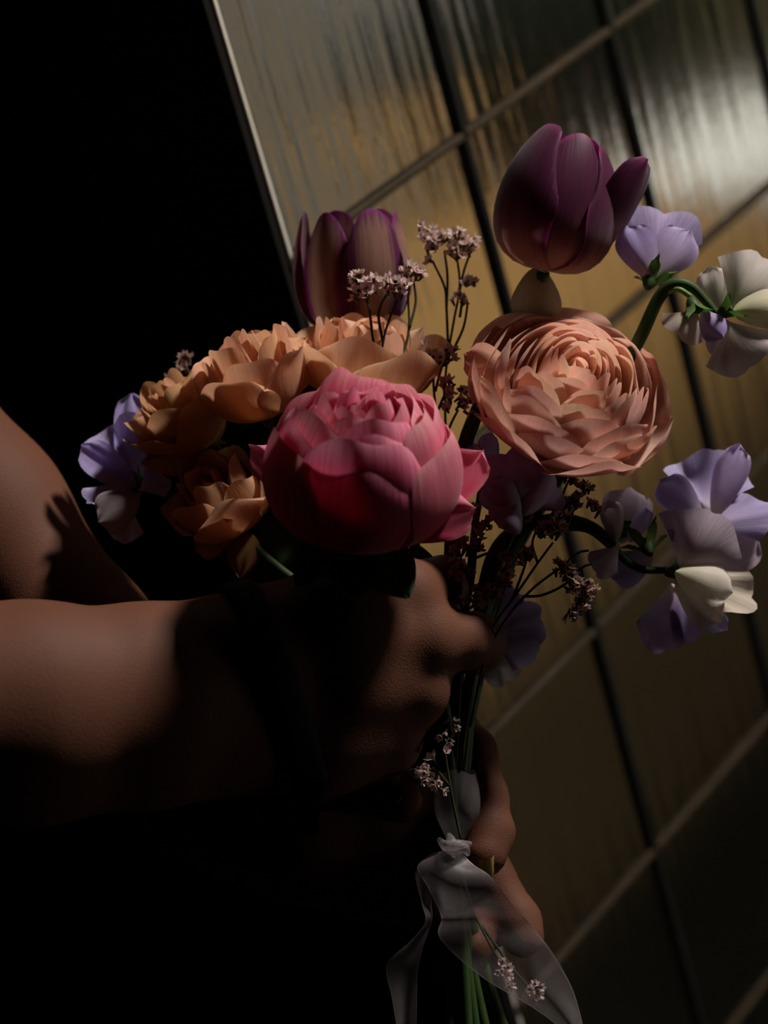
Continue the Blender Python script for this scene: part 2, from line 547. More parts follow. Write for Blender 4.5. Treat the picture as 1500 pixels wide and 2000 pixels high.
RIGHT_FINGERS = [chain([(790, 1160, 20, 12.5), (868, 1140, -3, 10.5), (850, 1150, -23.5, 9.5), (790, 1165, -29.5, 8)]),
                 chain([(835, 1250, 22, 12.0), (905, 1252, 13, 10.6), (926, 1256, 3, 11.6), (905, 1262, -19.5, 9.5), (840, 1270, -27.5, 8)]),
                 chain([(812, 1352, 20, 11.8), (806, 1375, -3, 10.8), (790, 1385, -19.5, 9.5), (740, 1385, -27.5, 8)]),
                 chain([(757, 1452, 17, 11.5), (752, 1465, -3, 10), (735, 1470, -17.5, 8.5), (700, 1470, -23.5, 7.5)]),
                 chain([(520, 1230, 26, 15), (640, 1170, -3, 13), (740, 1165, -21.5, 11), (820, 1190, -35.5, 9.5)])]
# left arm (further, lower: palm to the viewer behind the stems)
LEFT_BODY = (chain([(-760, 120, -110, 42), (-300, 700, -85, 38), (-40, 1010, -66, 34), (160, 1270, -48, 30), (330, 1480, -34, 26), (400, 1545, -30, 25)])
             + chain([(330, 1500, -34, 22), (480, 1600, -32, 20), (640, 1650, -32, 17)])
             + chain([(400, 1540, -30, 18), (560, 1560, -32, 18), (700, 1530, -36, 14), (800, 1470, -38, 11)])
             + chain([(400, 1550, -30, 18), (580, 1600, -34, 17), (740, 1590, -38, 14), (830, 1560, -40, 11)])
             + chain([(400, 1570, -30, 18), (580, 1640, -32, 16), (740, 1660, -38, 13), (830, 1660, -40, 10.5)])
             + chain([(420, 1590, -30, 17), (580, 1670, -30, 14), (720, 1730, -34, 11), (800, 1760, -36, 9.5)]))
LEFT_FINGERS = [chain([(800, 1470, -38, 11), (880, 1425, -30, 10.5), (918, 1470, -18, 10.2), (942, 1560, -10, 9.8), (944, 1584, -8, 9.0), (954, 1625, -4, 9.8), (945, 1668, 2, 9.0)]),
                chain([(830, 1560, -40, 10.5), (915, 1620, -36, 10), (955, 1712, -26, 9.6), (1010, 1800, -20, 9.2), (1022, 1830, -16, 8.2)]),
                chain([(830, 1660, -40, 10), (900, 1730, -36, 9.5), (940, 1800, -24, 9), (925, 1850, -12, 8)]),
                chain([(800, 1760, -36, 9), (860, 1810, -32, 8.5), (890, 1860, -22, 8), (870, 1890, -12, 7)]),
                chain([(480, 1560, -22, 16), (600, 1520, -4, 13), (700, 1530, 4, 11), (780, 1560, 6, 9.5)])]


def body_sdf(P):
    out = None
    for body, fingers in ((RIGHT_BODY, RIGHT_FINGERS), (LEFT_BODY, LEFT_FINGERS)):
        d = None
        for c in body:
            e = rcone(P, *c); d = e if d is None else smin(d, e, 0.014)
        for f in fingers:
            g = None
            for c in f:
                e = rcone(P, *c); g = e if g is None else smin(g, e, 0.0035)
            d = smin(d, g, 0.0042)
        out = d if out is None else np.minimum(out, d)
    return out


def surface_net(fn, lo, hi, h, relax=3):
    """Quad mesh of fn = 0 on a grid of step h, then pulled onto the surface."""
    n = np.ceil((hi - lo) / h).astype(int) + 1
    ax = [lo[i] + h * np.arange(n[i]) for i in range(3)]
    D = np.empty(n)
    for i in range(n[0]):
        G = np.stack(np.meshgrid([ax[0][i]], ax[1], ax[2], indexing='ij'), -1).reshape(-1, 3)
        D[i] = fn(G).reshape(n[1], n[2])
    S = D < 0
    c = S[:-1, :-1, :-1].astype(np.int8)
    tot = sum(S[a:n[0] - 1 + a, b:n[1] - 1 + b, e:n[2] - 1 + e].astype(np.int8) for a in (0, 1) for b in (0, 1) for e in (0, 1))
    act = (tot > 0) & (tot < 8)
    idx = -np.ones(act.shape, np.int64); ijk = np.argwhere(act); idx[act] = np.arange(len(ijk))
    V = lo + h * (ijk + 0.5)
    Fc = []
    for a in range(3):
        b, e = (a + 1) % 3, (a + 2) % 3
        s0 = np.take(S, range(n[a] - 1), a); s1 = np.take(S, range(1, n[a]), a)
        for sgn, mk in ((0, s0 & ~s1), (1, ~s0 & s1)):
            q = np.argwhere(mk)
            q = q[(q[:, b] > 0) & (q[:, e] > 0) & (q[:, b] < n[b] - 1) & (q[:, e] < n[e] - 1)]
            db = np.zeros(3, int); db[b] = 1; de = np.zeros(3, int); de[e] = 1
            i0, i1, i2, i3 = (idx[tuple((q - x).T)] for x in (db + de, de, 0 * db, db))
            Fc.append(np.stack([i0, i1, i2, i3] if sgn == 0 else [i3, i2, i1, i0], 1))
    Fc = np.vstack(Fc)
    for it in range(relax):
        acc = np.zeros_like(V); cnt = np.zeros(len(V))
        for a in range(4):
            for b in (1, 3):
                np.add.at(acc, Fc[:, a], V[Fc[:, (a + b) % 4]]); np.add.at(cnt, Fc[:, a], 1)
        V = 0.5 * V + 0.5 * acc / np.maximum(cnt, 1)[:, None]
        for rep in range(2):
            e = 2e-4; d = fn(V)
            gr = np.stack([(fn(V + e * np.eye(3)[k]) - d) / e for k in range(3)], 1)
            gr /= np.maximum(np.linalg.norm(gr, axis=1), 0.3)[:, None]
            V = V - d[:, None] * gr
    return V, Fc


def bounds(chs, pad):
    pts = np.array([p for c in chs for p in (c[0], c[1])]); return pts.min(0) - pad, pts.max(0) + pad


person = thing('person', L(-500, 1300, 20), 'person reaching in from the dark, both hands closed round the bouquet stems', 'person')
allc = RIGHT_BODY + LEFT_BODY + [c for f in RIGHT_FINGERS + LEFT_FINGERS for c in f]
lo, hi = bounds(allc, 0.055)
SV, SF = surface_net(body_sdf, lo, hi, 0.0030, 3)
mesh_obj('body', SV, SF, M['skin'], person)


def skin_ring(center, axis, off, n=40):
    """Points round the arm just above the skin, in the plane through center across axis."""
    axis = axis / np.linalg.norm(axis)
    u = np.cross(axis, [0.2, 0.3, 0.9]); u /= np.linalg.norm(u); w = np.cross(axis, u)
    out = []
    for k in range(n):
        a = 2 * math.pi * k / n; d = math.cos(a) * u + math.sin(a) * w
        t = 0.004
        for _ in range(60):
            v = body_sdf((center + t * d)[None])[0]
            if v > 0:
                break
            t += max(-v * 0.7, 0.0006)
        out.append(center + (t + off) * d)
    return np.array(out)


axb = L(640, 1290, 25) - L(420, 1345, 36)
rings = []
for s, off in ((-0.006, 0.0006), (-0.0055, 0.0022), (-0.002, 0.0030), (0.003, 0.0030), (0.0065, 0.0022), (0.007, 0.0006)):
    rings.append(skin_ring(L(520, 1320, 31) + axb / np.linalg.norm(axb) * s, axb + (L(0, 100, 0) - L(0, 0, 0)) * -0.25, off))
n = 40
V = np.vstack(rings)
Fc = [(i * n + j, i * n + (j + 1) % n, (i + 1) * n + (j + 1) % n, (i + 1) * n + j) for i in range(5) for j in range(n)]
o = mesh_obj('wrist_ring', V, Fc, M['wrist_black'], person); o['label'] = 'plain black band round the near wrist'  # plain black ring fitted just above the skin


def sleeve(name, P, r):
    V, Fc = tube([L(*p) for p in P], [x / 1000 for x in r], 14, 20)
    return mesh_obj(name, V, Fc, M['dress'], person)


sleeve('sleeve', [(-420, 1405, 88), (-720, 1430, 101), (-1150, 1450, 116), (-1500, 1200, 90)], [48, 54, 60, 70])
sleeve('sleeve', [(-330, 665, -88), (-520, 420, -96), (-760, 120, -110), (-1300, 150, -90)], [43, 48, 56, 68])
V, Fc = tube([L(-1650, -150, 0), L(-1650, 500, 0), L(-1600, 1200, 0), L(-1600, 1900, 0), L(-1650, 3300, 0)], [0.07, 0.16, 0.13, 0.17, 0.26], 20, 24)
mesh_obj('dress', V, Fc, M['dress'], person)
# nail of the far hand's finger, lacquered dull gold
NB, NT_ = L(950, 1678, 11.5), L(957, 1712, 7.0)
nv, nu = 9, 10; V = []; uvn = []
d = NT_ - NB; ln = np.linalg.norm(d); d /= ln; nz = dirw(0.35, 0.1, 0.93); sx = np.cross(nz, d); sx /= np.linalg.norm(sx)
for i in range(nu):
    u = i / (nu - 1)
    for j in range(nv):
        v = j / (nv - 1) * 2 - 1
        hw = 0.0037 * (1 - 0.25 * u) * (1 - max(0, u - 0.75) ** 2 * 9) ** 0.5
        V.append(NB + d * ln * u + sx * hw * v + nz * (0.0026 * (1 - v * v) - 0.0008 * u))
M['nail'] = mat_plain('gold_nail_lacquer', (0.42, 0.30, 0.07), 0.15, 0.7, 0.1, 200)
o = mesh_obj('fingernail', V, grid_faces(nu, nv), M['nail'], person); o['label'] = 'glossy dull-gold fingernail'

# ---------------------------------------------------------------- petals


def axis_frame(axis, spin=0.0):
    z = np.asarray(axis, float); z = z / np.linalg.norm(z)
    x = np.cross(z, dirw(0.3, 0.1, 0.95) if abs(z @ dirw(0, 0, 1)) < 0.9 else dirw(1, 0, 0)); x /= np.linalg.norm(x)
    y = np.cross(z, x)
    c, s = math.cos(spin), math.sin(spin)
    return np.column_stack([c * x + s * y, -s * x + c * y, z])


def bez(P, t):
    P = [np.asarray(p, float) for p in P]; t = t[:, None]
    return (1 - t) ** 3 * P[0] + 3 * (1 - t) ** 2 * t * P[1] + 3 * (1 - t) * t * t * P[2] + t ** 3 * P[3]


def cup_petal(prof, W, phi, k=1.0, ruf=0.6, seed=0, tipdrop=0.0, point=0.0, edge_out=0.0, nu=12, nv=11, base_w=0.25, full=5.0, tipcurl=0.0, round_=0.30):
    """Petal of a cup-shaped flower, mm, flower axis = +Z. prof: four Bezier points (r, z); W half width."""
    t = np.sin(np.linspace(0, 1, nu) * math.pi / 2) ** 1.15
    pr = bez(prof, t); r, z = pr[:, 0], pr[:, 1]
    shape = (base_w + (1 - base_w) * np.minimum(1, t / 0.6) ** 0.8) * (1 - (0.16 + point) * np.maximum(0, t - 0.6) ** 2 / 0.16)
    shape = np.maximum(shape, 0.05)
    rs = np.random.default_rng(seed)
    V = []; UV = []
    T = np.gradient(pr, axis=0); T /= np.linalg.norm(T, axis=1)[:, None] + 1e-9
    ph = rs.random(4) * 6.28
    for i in range(nu):
        rho = max(r[i], 3.0) * k
        for j in range(nv):
            v = j / (nv - 1) * 2 - 1
            te = t[i] * (1 - (round_ + 0.05 * math.sin(4 * v + ph[3])) * abs(v) ** 2.4 * t[i] ** 2)   # rounded top edge
            rt, zt = np.interp(te, t, r), np.interp(te, t, z)
            w = W * shape[i] * v
            a = w / rho
            rad = rt - rho * (1 - math.cos(a)); tan = rho * math.sin(a)
            e = t[i] ** 2
            wob = ruf * (math.sin(3.1 * v + ph[0]) * 0.6 + math.sin(6.7 * v + 4 * t[i] + ph[1]) * 0.4 * abs(v) + math.sin(2.3 * v + 5 * t[i] + ph[2]) * 0.4) * e
            wob += edge_out * v * v * e + tipcurl * max(0, t[i] - 0.75) ** 2 * 16 * 0.5
            nx, nz = T[i][1], -T[i][0]          # outward normal in the profile plane
            rad += wob * nx; zz = zt + wob * nz - tipdrop * v * v * e + ruf * 0.5 * math.sin(5 * v + ph[3]) * t[i] ** 6
            c, s = math.cos(phi), math.sin(phi)
            V.append((rad * c - tan * s, rad * s + tan * c, zz)); UV.append((t[i], j / (nv - 1)))
    return np.array(V), grid_faces(nu, nv), np.array(UV)


def put(V, org, fr):
    return org + (V / 1000.0) @ fr.T


def petal_obj(name, geo, org, fr, mat, parent, color=None):
    V, Fc, UV = geo
    o = mesh_obj(name, put(V, org, fr), Fc, mat, parent, uv=UV)
    if color is not None:
        o.color = (*color, 1)
    return o


def free_petal(base, tip, width, mat, parent, name='petal', n=(0, 0, 1), cup=3.0, ruf=1.0, seed=0, kind='fan', bend=0.0, fold=0.0, nu=13, nv=15, color=None, freq=1.0):
    """A petal from base to tip (each px, py, z mm); width in mm; n = side that faces out (right, up, viewer)."""
    b, t = L(*base), L(*tip)
    d = t - b; ln = np.linalg.norm(d); d = d / ln
    nz = dirw(*n); s = np.cross(d, nz); s /= np.linalg.norm(s); nz = np.cross(s, d)
    rs = np.random.default_rng(seed); ph = rs.random(6) * 6.28
    V = []; UV = []
    for i in range(nu):
        u = i / (nu - 1)
        for j in range(nv):
            v = j / (nv - 1) * 2 - 1
            if kind == 'fan':                          # broad rounded fan
                th = v * 1.25
                rad = (0.06 + 0.94 * u) * (1 - 0.06 * math.exp(-(v / 0.12) ** 2) * u)
                rad *= 1 + 0.05 * math.sin(5 * v + ph[0]) * u
                y = rad * (0.30 + 0.70 * math.cos(th * 0.9)) if u > 0 else 0
                x = math.sin(th) / math.sin(1.25) * rad * (1 - 0.18 * (1 - u)) * 0.97
            elif kind == 'round':
                w = max(0.05, (u ** 0.55) * math.sqrt(max(0, 1 - u ** 5)))
                x, y = v * w, u - 0.04 * v * v * u
            elif kind == 'strap':
                w = max(0.06, (0.35 + 0.65 * min(1, u / 0.4)) * math.sqrt(max(0, 1 - u ** 7)))
                x, y = v * w, u
            else:                                      # pointed
                w = max(0.03, math.sin(math.pi * min(1, (u * 0.93 + 0.05)) ** 0.8) ** 0.85)
                x, y = v * w, u
            e = u * u
            h = cup * (1 - v * v) * math.sin(math.pi * min(1, u * 0.8 + 0.1)) + bend * (u * u) - fold * abs(v) * u
            h += ruf * (1.3 if kind == 'fan' else 1.0) * e * (0.65 * math.sin(freq * 4.4 * v + ph[1]) + 0.45 * math.sin(freq * 8.3 * v + ph[2] + 2 * u) * (0.3 + 0.7 * abs(v)) + 0.3 * math.sin(3 * u + 2.2 * v + ph[3]))
            V.append(b + d * ln * y + s * (width / 2000.0) * x + nz * h / 1000.0); UV.append((u, j / (nv - 1)))
    o = mesh_obj(name, np.array(V), grid_faces(nu, nv), mat, parent, uv=np.array(UV))
    if color is not None:
        o.color = (*color, 1)
    return o


def stem_part(parent, pts, r, mat=None, name='stem', n=40, k=8):
    V, Fc = tube([L(*p) for p in pts], [x / 1000 for x in r] if isinstance(r, (list, tuple)) else r / 1000, n, k)
    return mesh_obj(name, V, Fc, mat or M['stem'], parent)


# petal materials
M['ran'] = mat_petal('ranunculus_petal_peach_pink', [(0, (0.80, 0.58, 0.38)), (0.55, (0.87, 0.56, 0.42)), (1, (0.86, 0.47, 0.37))], 0.18, 0.42, edge=((0.88, 0.60, 0.42), 0.44), vein=40)
M['peony'] = mat_petal('peony_petal_rose_pink', [(0, (0.50, 0.025, 0.075)), (0.6, (0.62, 0.060, 0.130)), (0.85, (0.74, 0.16, 0.27)), (1, (0.84, 0.34, 0.42))], 0.10, 0.34, vein=30)
M['rose'] = mat_petal('rose_petal_apricot', [(0, (0.70, 0.50, 0.18)), (0.5, (0.74, 0.42, 0.22)), (1, (0.80, 0.50, 0.34))], 0.16, 0.42, vein=30)
M['tulip'] = mat_petal('tulip_petal_plum_feathered', [(0, (0.62, 0.50, 0.30)), (0.2, (0.50, 0.30, 0.22)), (0.6, (0.25, 0.08, 0.13)), (1, (0.28, 0.09, 0.15))], 0.4, 0.30,
                       mask=((0.105, 0.008, 0.055), 0.26, 0.66, 0.24, 0.50), vein=26, rough=0.5, spec=0.2, edge=((0.30, 0.04, 0.17), 0.46))
M['tulip2'] = mat_petal('tulip_petal_cream_with_violet_margin', [(0, (0.42, 0.32, 0.15)), (0.4, (0.36, 0.22, 0.15)), (1, (0.46, 0.27, 0.21))], 0.25, 0.30,
                        mask=((0.13, 0.008, 0.09), 0.80, 1.05, 0.13, 0.32), vein=22, rough=0.5, spec=0.2, edge=((0.36, 0.04, 0.30), 0.43))
M['lilac'] = mat_petal('sweet_pea_petal_lilac', [(0, (0.66, 0.62, 0.50)), (0.3, (0.52, 0.42, 0.66)), (0.75, (0.44, 0.36, 0.66)), (1, (0.54, 0.47, 0.76))], 0.22, 0.42, vein=34)
M['mauve'] = mat_petal('sweet_pea_petal_dusky_mauve', [(0, (0.55, 0.50, 0.40)), (0.4, (0.47, 0.36, 0.42)), (1, (0.52, 0.42, 0.55))], 0.32, 0.42, vein=44)
M['cream'] = mat_petal('sweet_pea_petal_cream_white', [(0, (0.62, 0.62, 0.40)), (0.4, (0.72, 0.67, 0.56)), (1, (0.74, 0.66, 0.62))], 0.16, 0.42, vein=30)
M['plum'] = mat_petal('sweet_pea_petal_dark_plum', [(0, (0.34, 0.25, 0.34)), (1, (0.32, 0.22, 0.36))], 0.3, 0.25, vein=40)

# ---------------------------------------------------------------- ranunculus
ro = L(1098, 800, -8)
ran = thing('ranunculus', ro, 'large peach-pink ranunculus with many tight papery petals, open face', 'flower')
fr = axis_frame(dirw(0.20, 0.62, 0.76))
RR = [3.0, 4.6, 6.6, 8.8, 11.2, 13.8, 16.4, 19.2, 22.0, 24.8, 27.6, 30.4, 33.0, 35.2, 37.0]
CN = [2, 2, 3, 4, 4, 5, 6, 6, 7, 7, 7, 7, 7, 7, 7]
for i, (R_, c) in enumerate(zip(RR, CN)):
    f = R_ / 37.0
    zr = 31 - 19 * max(0, f - 0.12) ** 1.9 - (2.5 if i < 2 else 0)
    for j in range(c):
        sd = i * 40 + j
        rj = random.Random(sd)
        phi = 2 * math.pi * (j + rj.uniform(-0.2, 0.2)) / c + i * 1.1
        rr_ = R_ * rj.uniform(0.95, 1.05); zz = zr + rj.uniform(-1.4, 1.4)
        lean = -0.16 * rr_ * (1 - f) ** 0.5 + (3.0 * (f - 0.8) * 5 if f > 0.8 else 0) + rj.uniform(-0.7, 0.7)
        prof = [(1.5, 0), (rr_ * 1.05 + 1, -2.5), (rr_ * 1.14, zz * 0.55), (max(0.8, rr_ + lean), zz)]
        W = max(4.2, min(21, rr_ * math.pi / c * 1.55))
        g = cup_petal(prof, W, phi, k=1.03 + 0.10 * f, ruf=0.30 + 0.85 * f, seed=sd, tipdrop=0.8 + 1.6 * f, nu=13, nv=17, base_w=0.25, round_=0.22, edge_out=0.5)
        cr = 1.04 - 0.16 * f
        col = (cr * rj.uniform(0.95, 1.05), (1.22 - 0.36 * f) * rj.uniform(0.94, 1.06), (1.22 - 0.32 * f) * rj.uniform(0.92, 1.06))
        petal_obj('petal', g, ro, fr, M['ran'], ran, col)
V, Fc = tube([ro + fr @ np.array([0, 0, z]) / 1000 for z in (4, 12, 17, 19)], [0.0020, 0.0022, 0.0018, 0.0006], 12, 10)
o = mesh_obj('flower_centre', V, Fc, M['stem_bright'], ran); o['label'] = 'small green button centre'
stem_part(ran, [(1098, 800, -8), (1080, 850, -12), (1058, 920, -14), (1010, 1030, -14), (955, 1170, -10), (925, 1300, -5), (903, 1480, 0), (888, 1660, 0), (905, 1850, -4), (935, 2080, -8)], [3.2, 3.0, 2.8, 2.8, 2.6])
# a fallen outer petal low on the right and two loose ones
free_petal((1196, 856, 8), (1228, 898, 8), 12, M['ran'], ran, n=(0.3, 0.2, 0.9), cup=2.5, ruf=0.5, seed=3, kind='round', color=(1.0, 0.92, 0.6))
free_petal((1190, 830, -10), (1272, 862, -26), 10, M['ran'], ran, n=(0.2, 0.5, 0.8), cup=1, ruf=0.8, seed=4, kind='round', color=(0.9, 1.05, 1.15))
free_petal((1010, 740, 0), (905, 690, 4), 20, M['ran'], ran, n=(-0.4, 0.1, 0.9), cup=3, ruf=1.0, seed=5, kind='round', color=(0.85, 0.7, 0.65))

# ---------------------------------------------------------------- peony
po = L(704, 1030, 44)
peo = thing('peony', po, 'deep rose-pink peony bowl, half open, largest bloom above the hands', 'flower')
pfr = axis_frame(dirw(0.02, 0.86, 0.50), 0.4)
LAY = [(33.5, 45, .92, 5, 27, 0.1), (32, 50, .84, 4, 28, 0.6), (29, 53, .76, 5, 23, 0.2), (25, 55, .7, 4, 22, 0.75), (20, 56, .68, 4, 18, 0.4), (14, 55, .6, 4, 13, 0.1), (8, 53, .6, 3, 9, 0.7)]
for i, (R_, h, c_, cnt, W, off) in enumerate(LAY):
    for j in range(cnt):
        sd = 900 + i * 20 + j; rj = random.Random(sd)
        phi = 2 * math.pi * (j + off + rj.uniform(-0.12, 0.12)) / cnt
        rr_ = R_ * rj.uniform(0.95, 1.04); hh = h * rj.uniform(0.93, 1.04)
        prof = [(3, 0), (rr_ * 1.35, -2), (rr_ * 1.12, hh * 0.72), (rr_ * c_, hh)]
        g = cup_petal(prof, W, phi, k=1.0, ruf=2.6 if i else 1.6, seed=sd, tipdrop=2.0, nu=17, nv=21, base_w=0.4, edge_out=0.4, round_=0.13)
        s_ = rj.uniform(0.92, 1.06)
        petal_obj('petal', g, po, pfr, M['peony'], peo, (s_, s_ * rj.uniform(0.85, 1.15), s_))
free_petal((800, 1040, 52), (938, 868, 46), 30, M['peony'], peo, n=(-0.45, 0.35, 0.85), cup=-4, ruf=1.0, seed=31, kind='round', bend=-3)
free_petal((740, 1046, 52), (930, 990, 56), 26, M['peony'], peo, n=(0.1, -0.3, 0.95), cup=3, ruf=1.2, seed=32, kind='round')
free_petal((690, 1040, 42), (546, 930, 32), 26, M['peony'], peo, n=(-0.5, 0.1, 0.85), cup=3, ruf=1.0, seed=33, kind='round')
free_petal((650, 1030, 22), (486, 868, 6), 18, M['peony'], peo, n=(-0.3, 0.2, 0.9), cup=2, ruf=0.8, seed=34, kind='round')
for a, tp in ((0, (640, 1092, 30)), (1, (800, 1098, 34)), (2, (720, 1110, 44))):
    free_petal((735, 1050, 26), tp, 17, M['sepal'], peo, 'sepal', n=(0, -0.3, 0.95), cup=2, ruf=0.4, seed=40 + a, kind='point')
stem_part(peo, [(738, 1054, 26), (770, 1120, 10), (830, 1250, 0), (868, 1400, 2), (880, 1560, 4), (886, 1660, 4), (900, 1850, 0), (915, 2080, -4)], [3.4, 3.0, 2.8])

# ---------------------------------------------------------------- tulips
t1 = L(1062, 528, -22)
tul = thing('tulip', t1, 'tall plum-purple tulip standing above the peach ranunculus', 'flower', 'two purple tulips')
tfr = axis_frame(dirw(0.20, 0.97, 0.10), 0.15)
for i, (phi, R_, h, c_, W, eo) in enumerate([(0.3, 22, 54, .62, 19, 1), (2.4, 22, 53, .60, 19, 1), (4.5, 22, 55, .60, 19, 1),
                                             (1.35, 24.0, 54, .66, 20, 1.5), (3.45, 24.0, 57, .62, 20, 1.5), (5.55, 24.5, 52, .66, 20, 1.5)]):
    prof = [(2, 0), (R_ * 1.32, -3), (R_ * 1.18, h * 0.70), (R_ * c_ * 0.75, h)]
    petal_obj('petal', cup_petal(prof, W, phi, k=1.0, ruf=0.8, seed=70 + i, tipdrop=2.0, nu=18, nv=17, full=3.6, base_w=0.45, point=0.15, edge_out=eo), t1, tfr, M['tulip'], tul, (0.78, 0.70, 0.74))
free_petal((1140, 520, -18), (1252, 303, -10), 24, M['tulip'], tul, n=(0.75, -0.05, 0.65), cup=5, ruf=0.7, seed=81, kind='strap', bend=2, nu=18)
dp = free_petal((1050, 520, -26), (1046, 632, -20), 27, M['cream'], tul, n=(0, 0.2, 0.95), cup=4, ruf=0.5, seed=82, kind='round', color=(0.85, 0.8, 0.6)); dp['label'] = 'fallen-open cream outer petal below the cup'
stem_part(tul, [(1062, 530, -22), (1040, 600, -26), (985, 690, -24), (938, 790, -20), (905, 880, -18), (885, 1010, -12), (880, 1200, -8), (878, 1400, -4), (884, 1600, 0), (890, 1700, 0), (920, 1900, -8), (962, 2080, -14)], [2.6, 3.0, 3.1, 2.8])

t2 = L(694, 652, -64)
tu2 = thing('tulip', t2, 'paler tulip behind the apricot roses, cream petals with purple margins', 'flower', 'two purple tulips')
t2fr = axis_frame(dirw(-0.02, 0.985, 0.16), 0.75)
for i, (phi, R_, h, c_, W) in enumerate([(0.9, 21, 50, .80, 17), (3.0, 21, 50, .80, 17), (5.1, 21, 50, .80, 17),
                                         (1.95, 23.0, 50, .86, 18), (4.05, 23, 52, .86, 18), (6.15, 23, 50, .86, 18)]):
    prof = [(2, 0), (R_ * 1.30, -3), (R_ * 1.18, h * 0.66), (R_ * c_, h)]
    petal_obj('petal', cup_petal(prof, W, phi, k=0.95, ruf=0.7, seed=170 + i, tipdrop=3.0, nu=16, nv=15, full=3.6, base_w=0.45, point=0.1, edge_out=-1.0), t2, t2fr, M['tulip2'], tu2, (0.72, 0.62, 0.62))
stem_part(tu2, [(694, 654, -64), (720, 760, -60), (770, 950, -50), (830, 1150, -30), (862, 1350, -14), (880, 1600, -6), (892, 1700, -4), (940, 1880, -12), (1005, 2080, -20)], [3.0, 2.8])

# ---------------------------------------------------------------- roses


def rose(org, axis, label, R0=26, spin=0, layers=None, h0=34, tint=(1, 1, 1), seed=0, stem=None):
    o_ = L(*org); t = thing('spray_rose', o_, label, 'flower', 'apricot spray roses')
    f_ = axis_frame(dirw(*axis), spin)
    lay = layers or [(1.05, 0.80, 1.12, 4, 1.0), (0.92, 0.92, 0.95, 4, 1.0), (0.74, 1.0, 0.80, 4, 0.95), (0.52, 1.02, 0.7, 3, 1.0), (0.30, 1.0, 0.6, 3, 0.9)]
    for i, (q, hh, c_, cnt, wf) in enumerate(lay):
        for j in range(cnt):
            sd = seed * 1000 + i * 20 + j; rj = random.Random(sd)
            phi = 2 * math.pi * (j + 0.5 * (i % 2) + rj.uniform(-0.15, 0.15)) / cnt + spin
            r_ = R0 * q * rj.uniform(0.92, 1.08); h = h0 * hh * rj.uniform(0.92, 1.08)
            prof = [(2, 0), (r_ * 1.15, -1), (r_ * 0.98, h * 0.6), (r_ * c_, h)]
            g = cup_petal(prof, max(6, r_ * wf), phi, k=1.05, ruf=2.4, seed=sd, tipdrop=1.5, nu=15, nv=19, base_w=0.35,
                          edge_out=1.6 * q, tipcurl=2.2 * q, round_=0.24)
            s_ = rj.uniform(0.9, 1.08)
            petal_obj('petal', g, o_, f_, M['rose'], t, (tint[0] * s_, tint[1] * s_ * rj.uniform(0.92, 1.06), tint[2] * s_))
    for j in range(5):
        a = 2 * math.pi * j / 5 + spin
        g = cup_petal([(1.5, 1), (5, -1), (9, -1), (13, -3 - 2 * (j % 2))], 3, a, k=3, ruf=0.4, seed=seed * 77 + j, nu=8, nv=5, point=0.8, full=8)
        petal_obj('sepal', g, o_, f_, M['sepal'], t)
    if stem:
        stem_part(t, [org] + stem, [2.2, 2.0, 2.0], n=26, k=7)
    return t


r1 = rose((520, 806, -18), (-0.30, 0.86, 0.35), 'apricot rose rising highest of the roses, its top edge a ragged point, beside the dark', 19, 0.3, h0=32, tint=(0.95, 0.85, 0.75), seed=1,
          stem=[(600, 960, -10), (760, 1200, -6), (850, 1400, -6), (884, 1650, -4), (890, 1800, -6)])
r2 = rose((705, 775, -30), (0.10, 0.93, 0.25), 'wide-open apricot rose below the paler tulip, behind the pink peony', 25, 0.9, h0=30, tint=(1.05, 1.0, 0.95), seed=2,
          stem=[(740, 900, -24), (810, 1150, -14), (860, 1400, -10), (886, 1650, -6), (894, 1800, -8)])
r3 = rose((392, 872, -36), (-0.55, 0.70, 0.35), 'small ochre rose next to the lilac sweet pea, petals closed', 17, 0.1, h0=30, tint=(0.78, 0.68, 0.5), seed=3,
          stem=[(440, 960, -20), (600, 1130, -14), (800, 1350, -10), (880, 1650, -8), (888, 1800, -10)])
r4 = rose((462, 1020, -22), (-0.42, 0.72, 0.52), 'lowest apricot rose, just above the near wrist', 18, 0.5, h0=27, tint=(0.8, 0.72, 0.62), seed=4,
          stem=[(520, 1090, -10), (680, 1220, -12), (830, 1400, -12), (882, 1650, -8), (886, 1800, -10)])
free_petal((560, 760, -16), (556, 630, -24), 17, M['rose'], r1, n=(-0.5, 0.3, 0.8), cup=2, ruf=1.6, seed=211, kind='point', color=(1, 1, 1))
free_petal((470, 780, -10), (418, 705, -18), 20, M['rose'], r1, n=(-0.5, 0.5, 0.7), cup=3, ruf=1.6, seed=212, kind='round', color=(0.9, 0.85, 0.75))
free_petal((540, 790, -6), (600, 660, -20), 26, M['rose'], r1, n=(0.2, 0.3, 0.9), cup=4, ruf=1.6, seed=213, kind='round', color=(1.0, 0.95, 0.85))
free_petal((740, 750, -26), (826, 642, -30), 18, M['rose'], r2, n=(0.2, 0.5, 0.8), cup=2, ruf=1.5, seed=214, kind='point', color=(1.05, 1.15, 1.25))
free_petal((770, 760, -20), (838, 696, -26), 11, M['cream'], r2, n=(0.2, 0.2, 0.9), cup=2, ruf=1.0, seed=215, kind='round', color=(1.0, 0.95, 0.7))
free_petal((690, 760, -18), (650, 625, -34), 30, M['rose'], r2, n=(-0.1, 0.5, 0.85), cup=4, ruf=2.0, seed=216, kind='round', color=(1.1, 1.1, 1.1))
free_petal((700, 765, -10), (735, 622, -34), 30, M['rose'], r2, n=(0.1, 0.4, 0.9), cup=4, ruf=2.0, seed=217, kind='round', color=(1.1, 1.05, 1.0))
free_petal((395, 880, -28), (282, 845, -26), 24, M['rose'], r3, n=(-0.4, 0.2, 0.9), cup=4, ruf=1.2, seed=218, kind='point', color=(0.7, 0.62, 0.42))
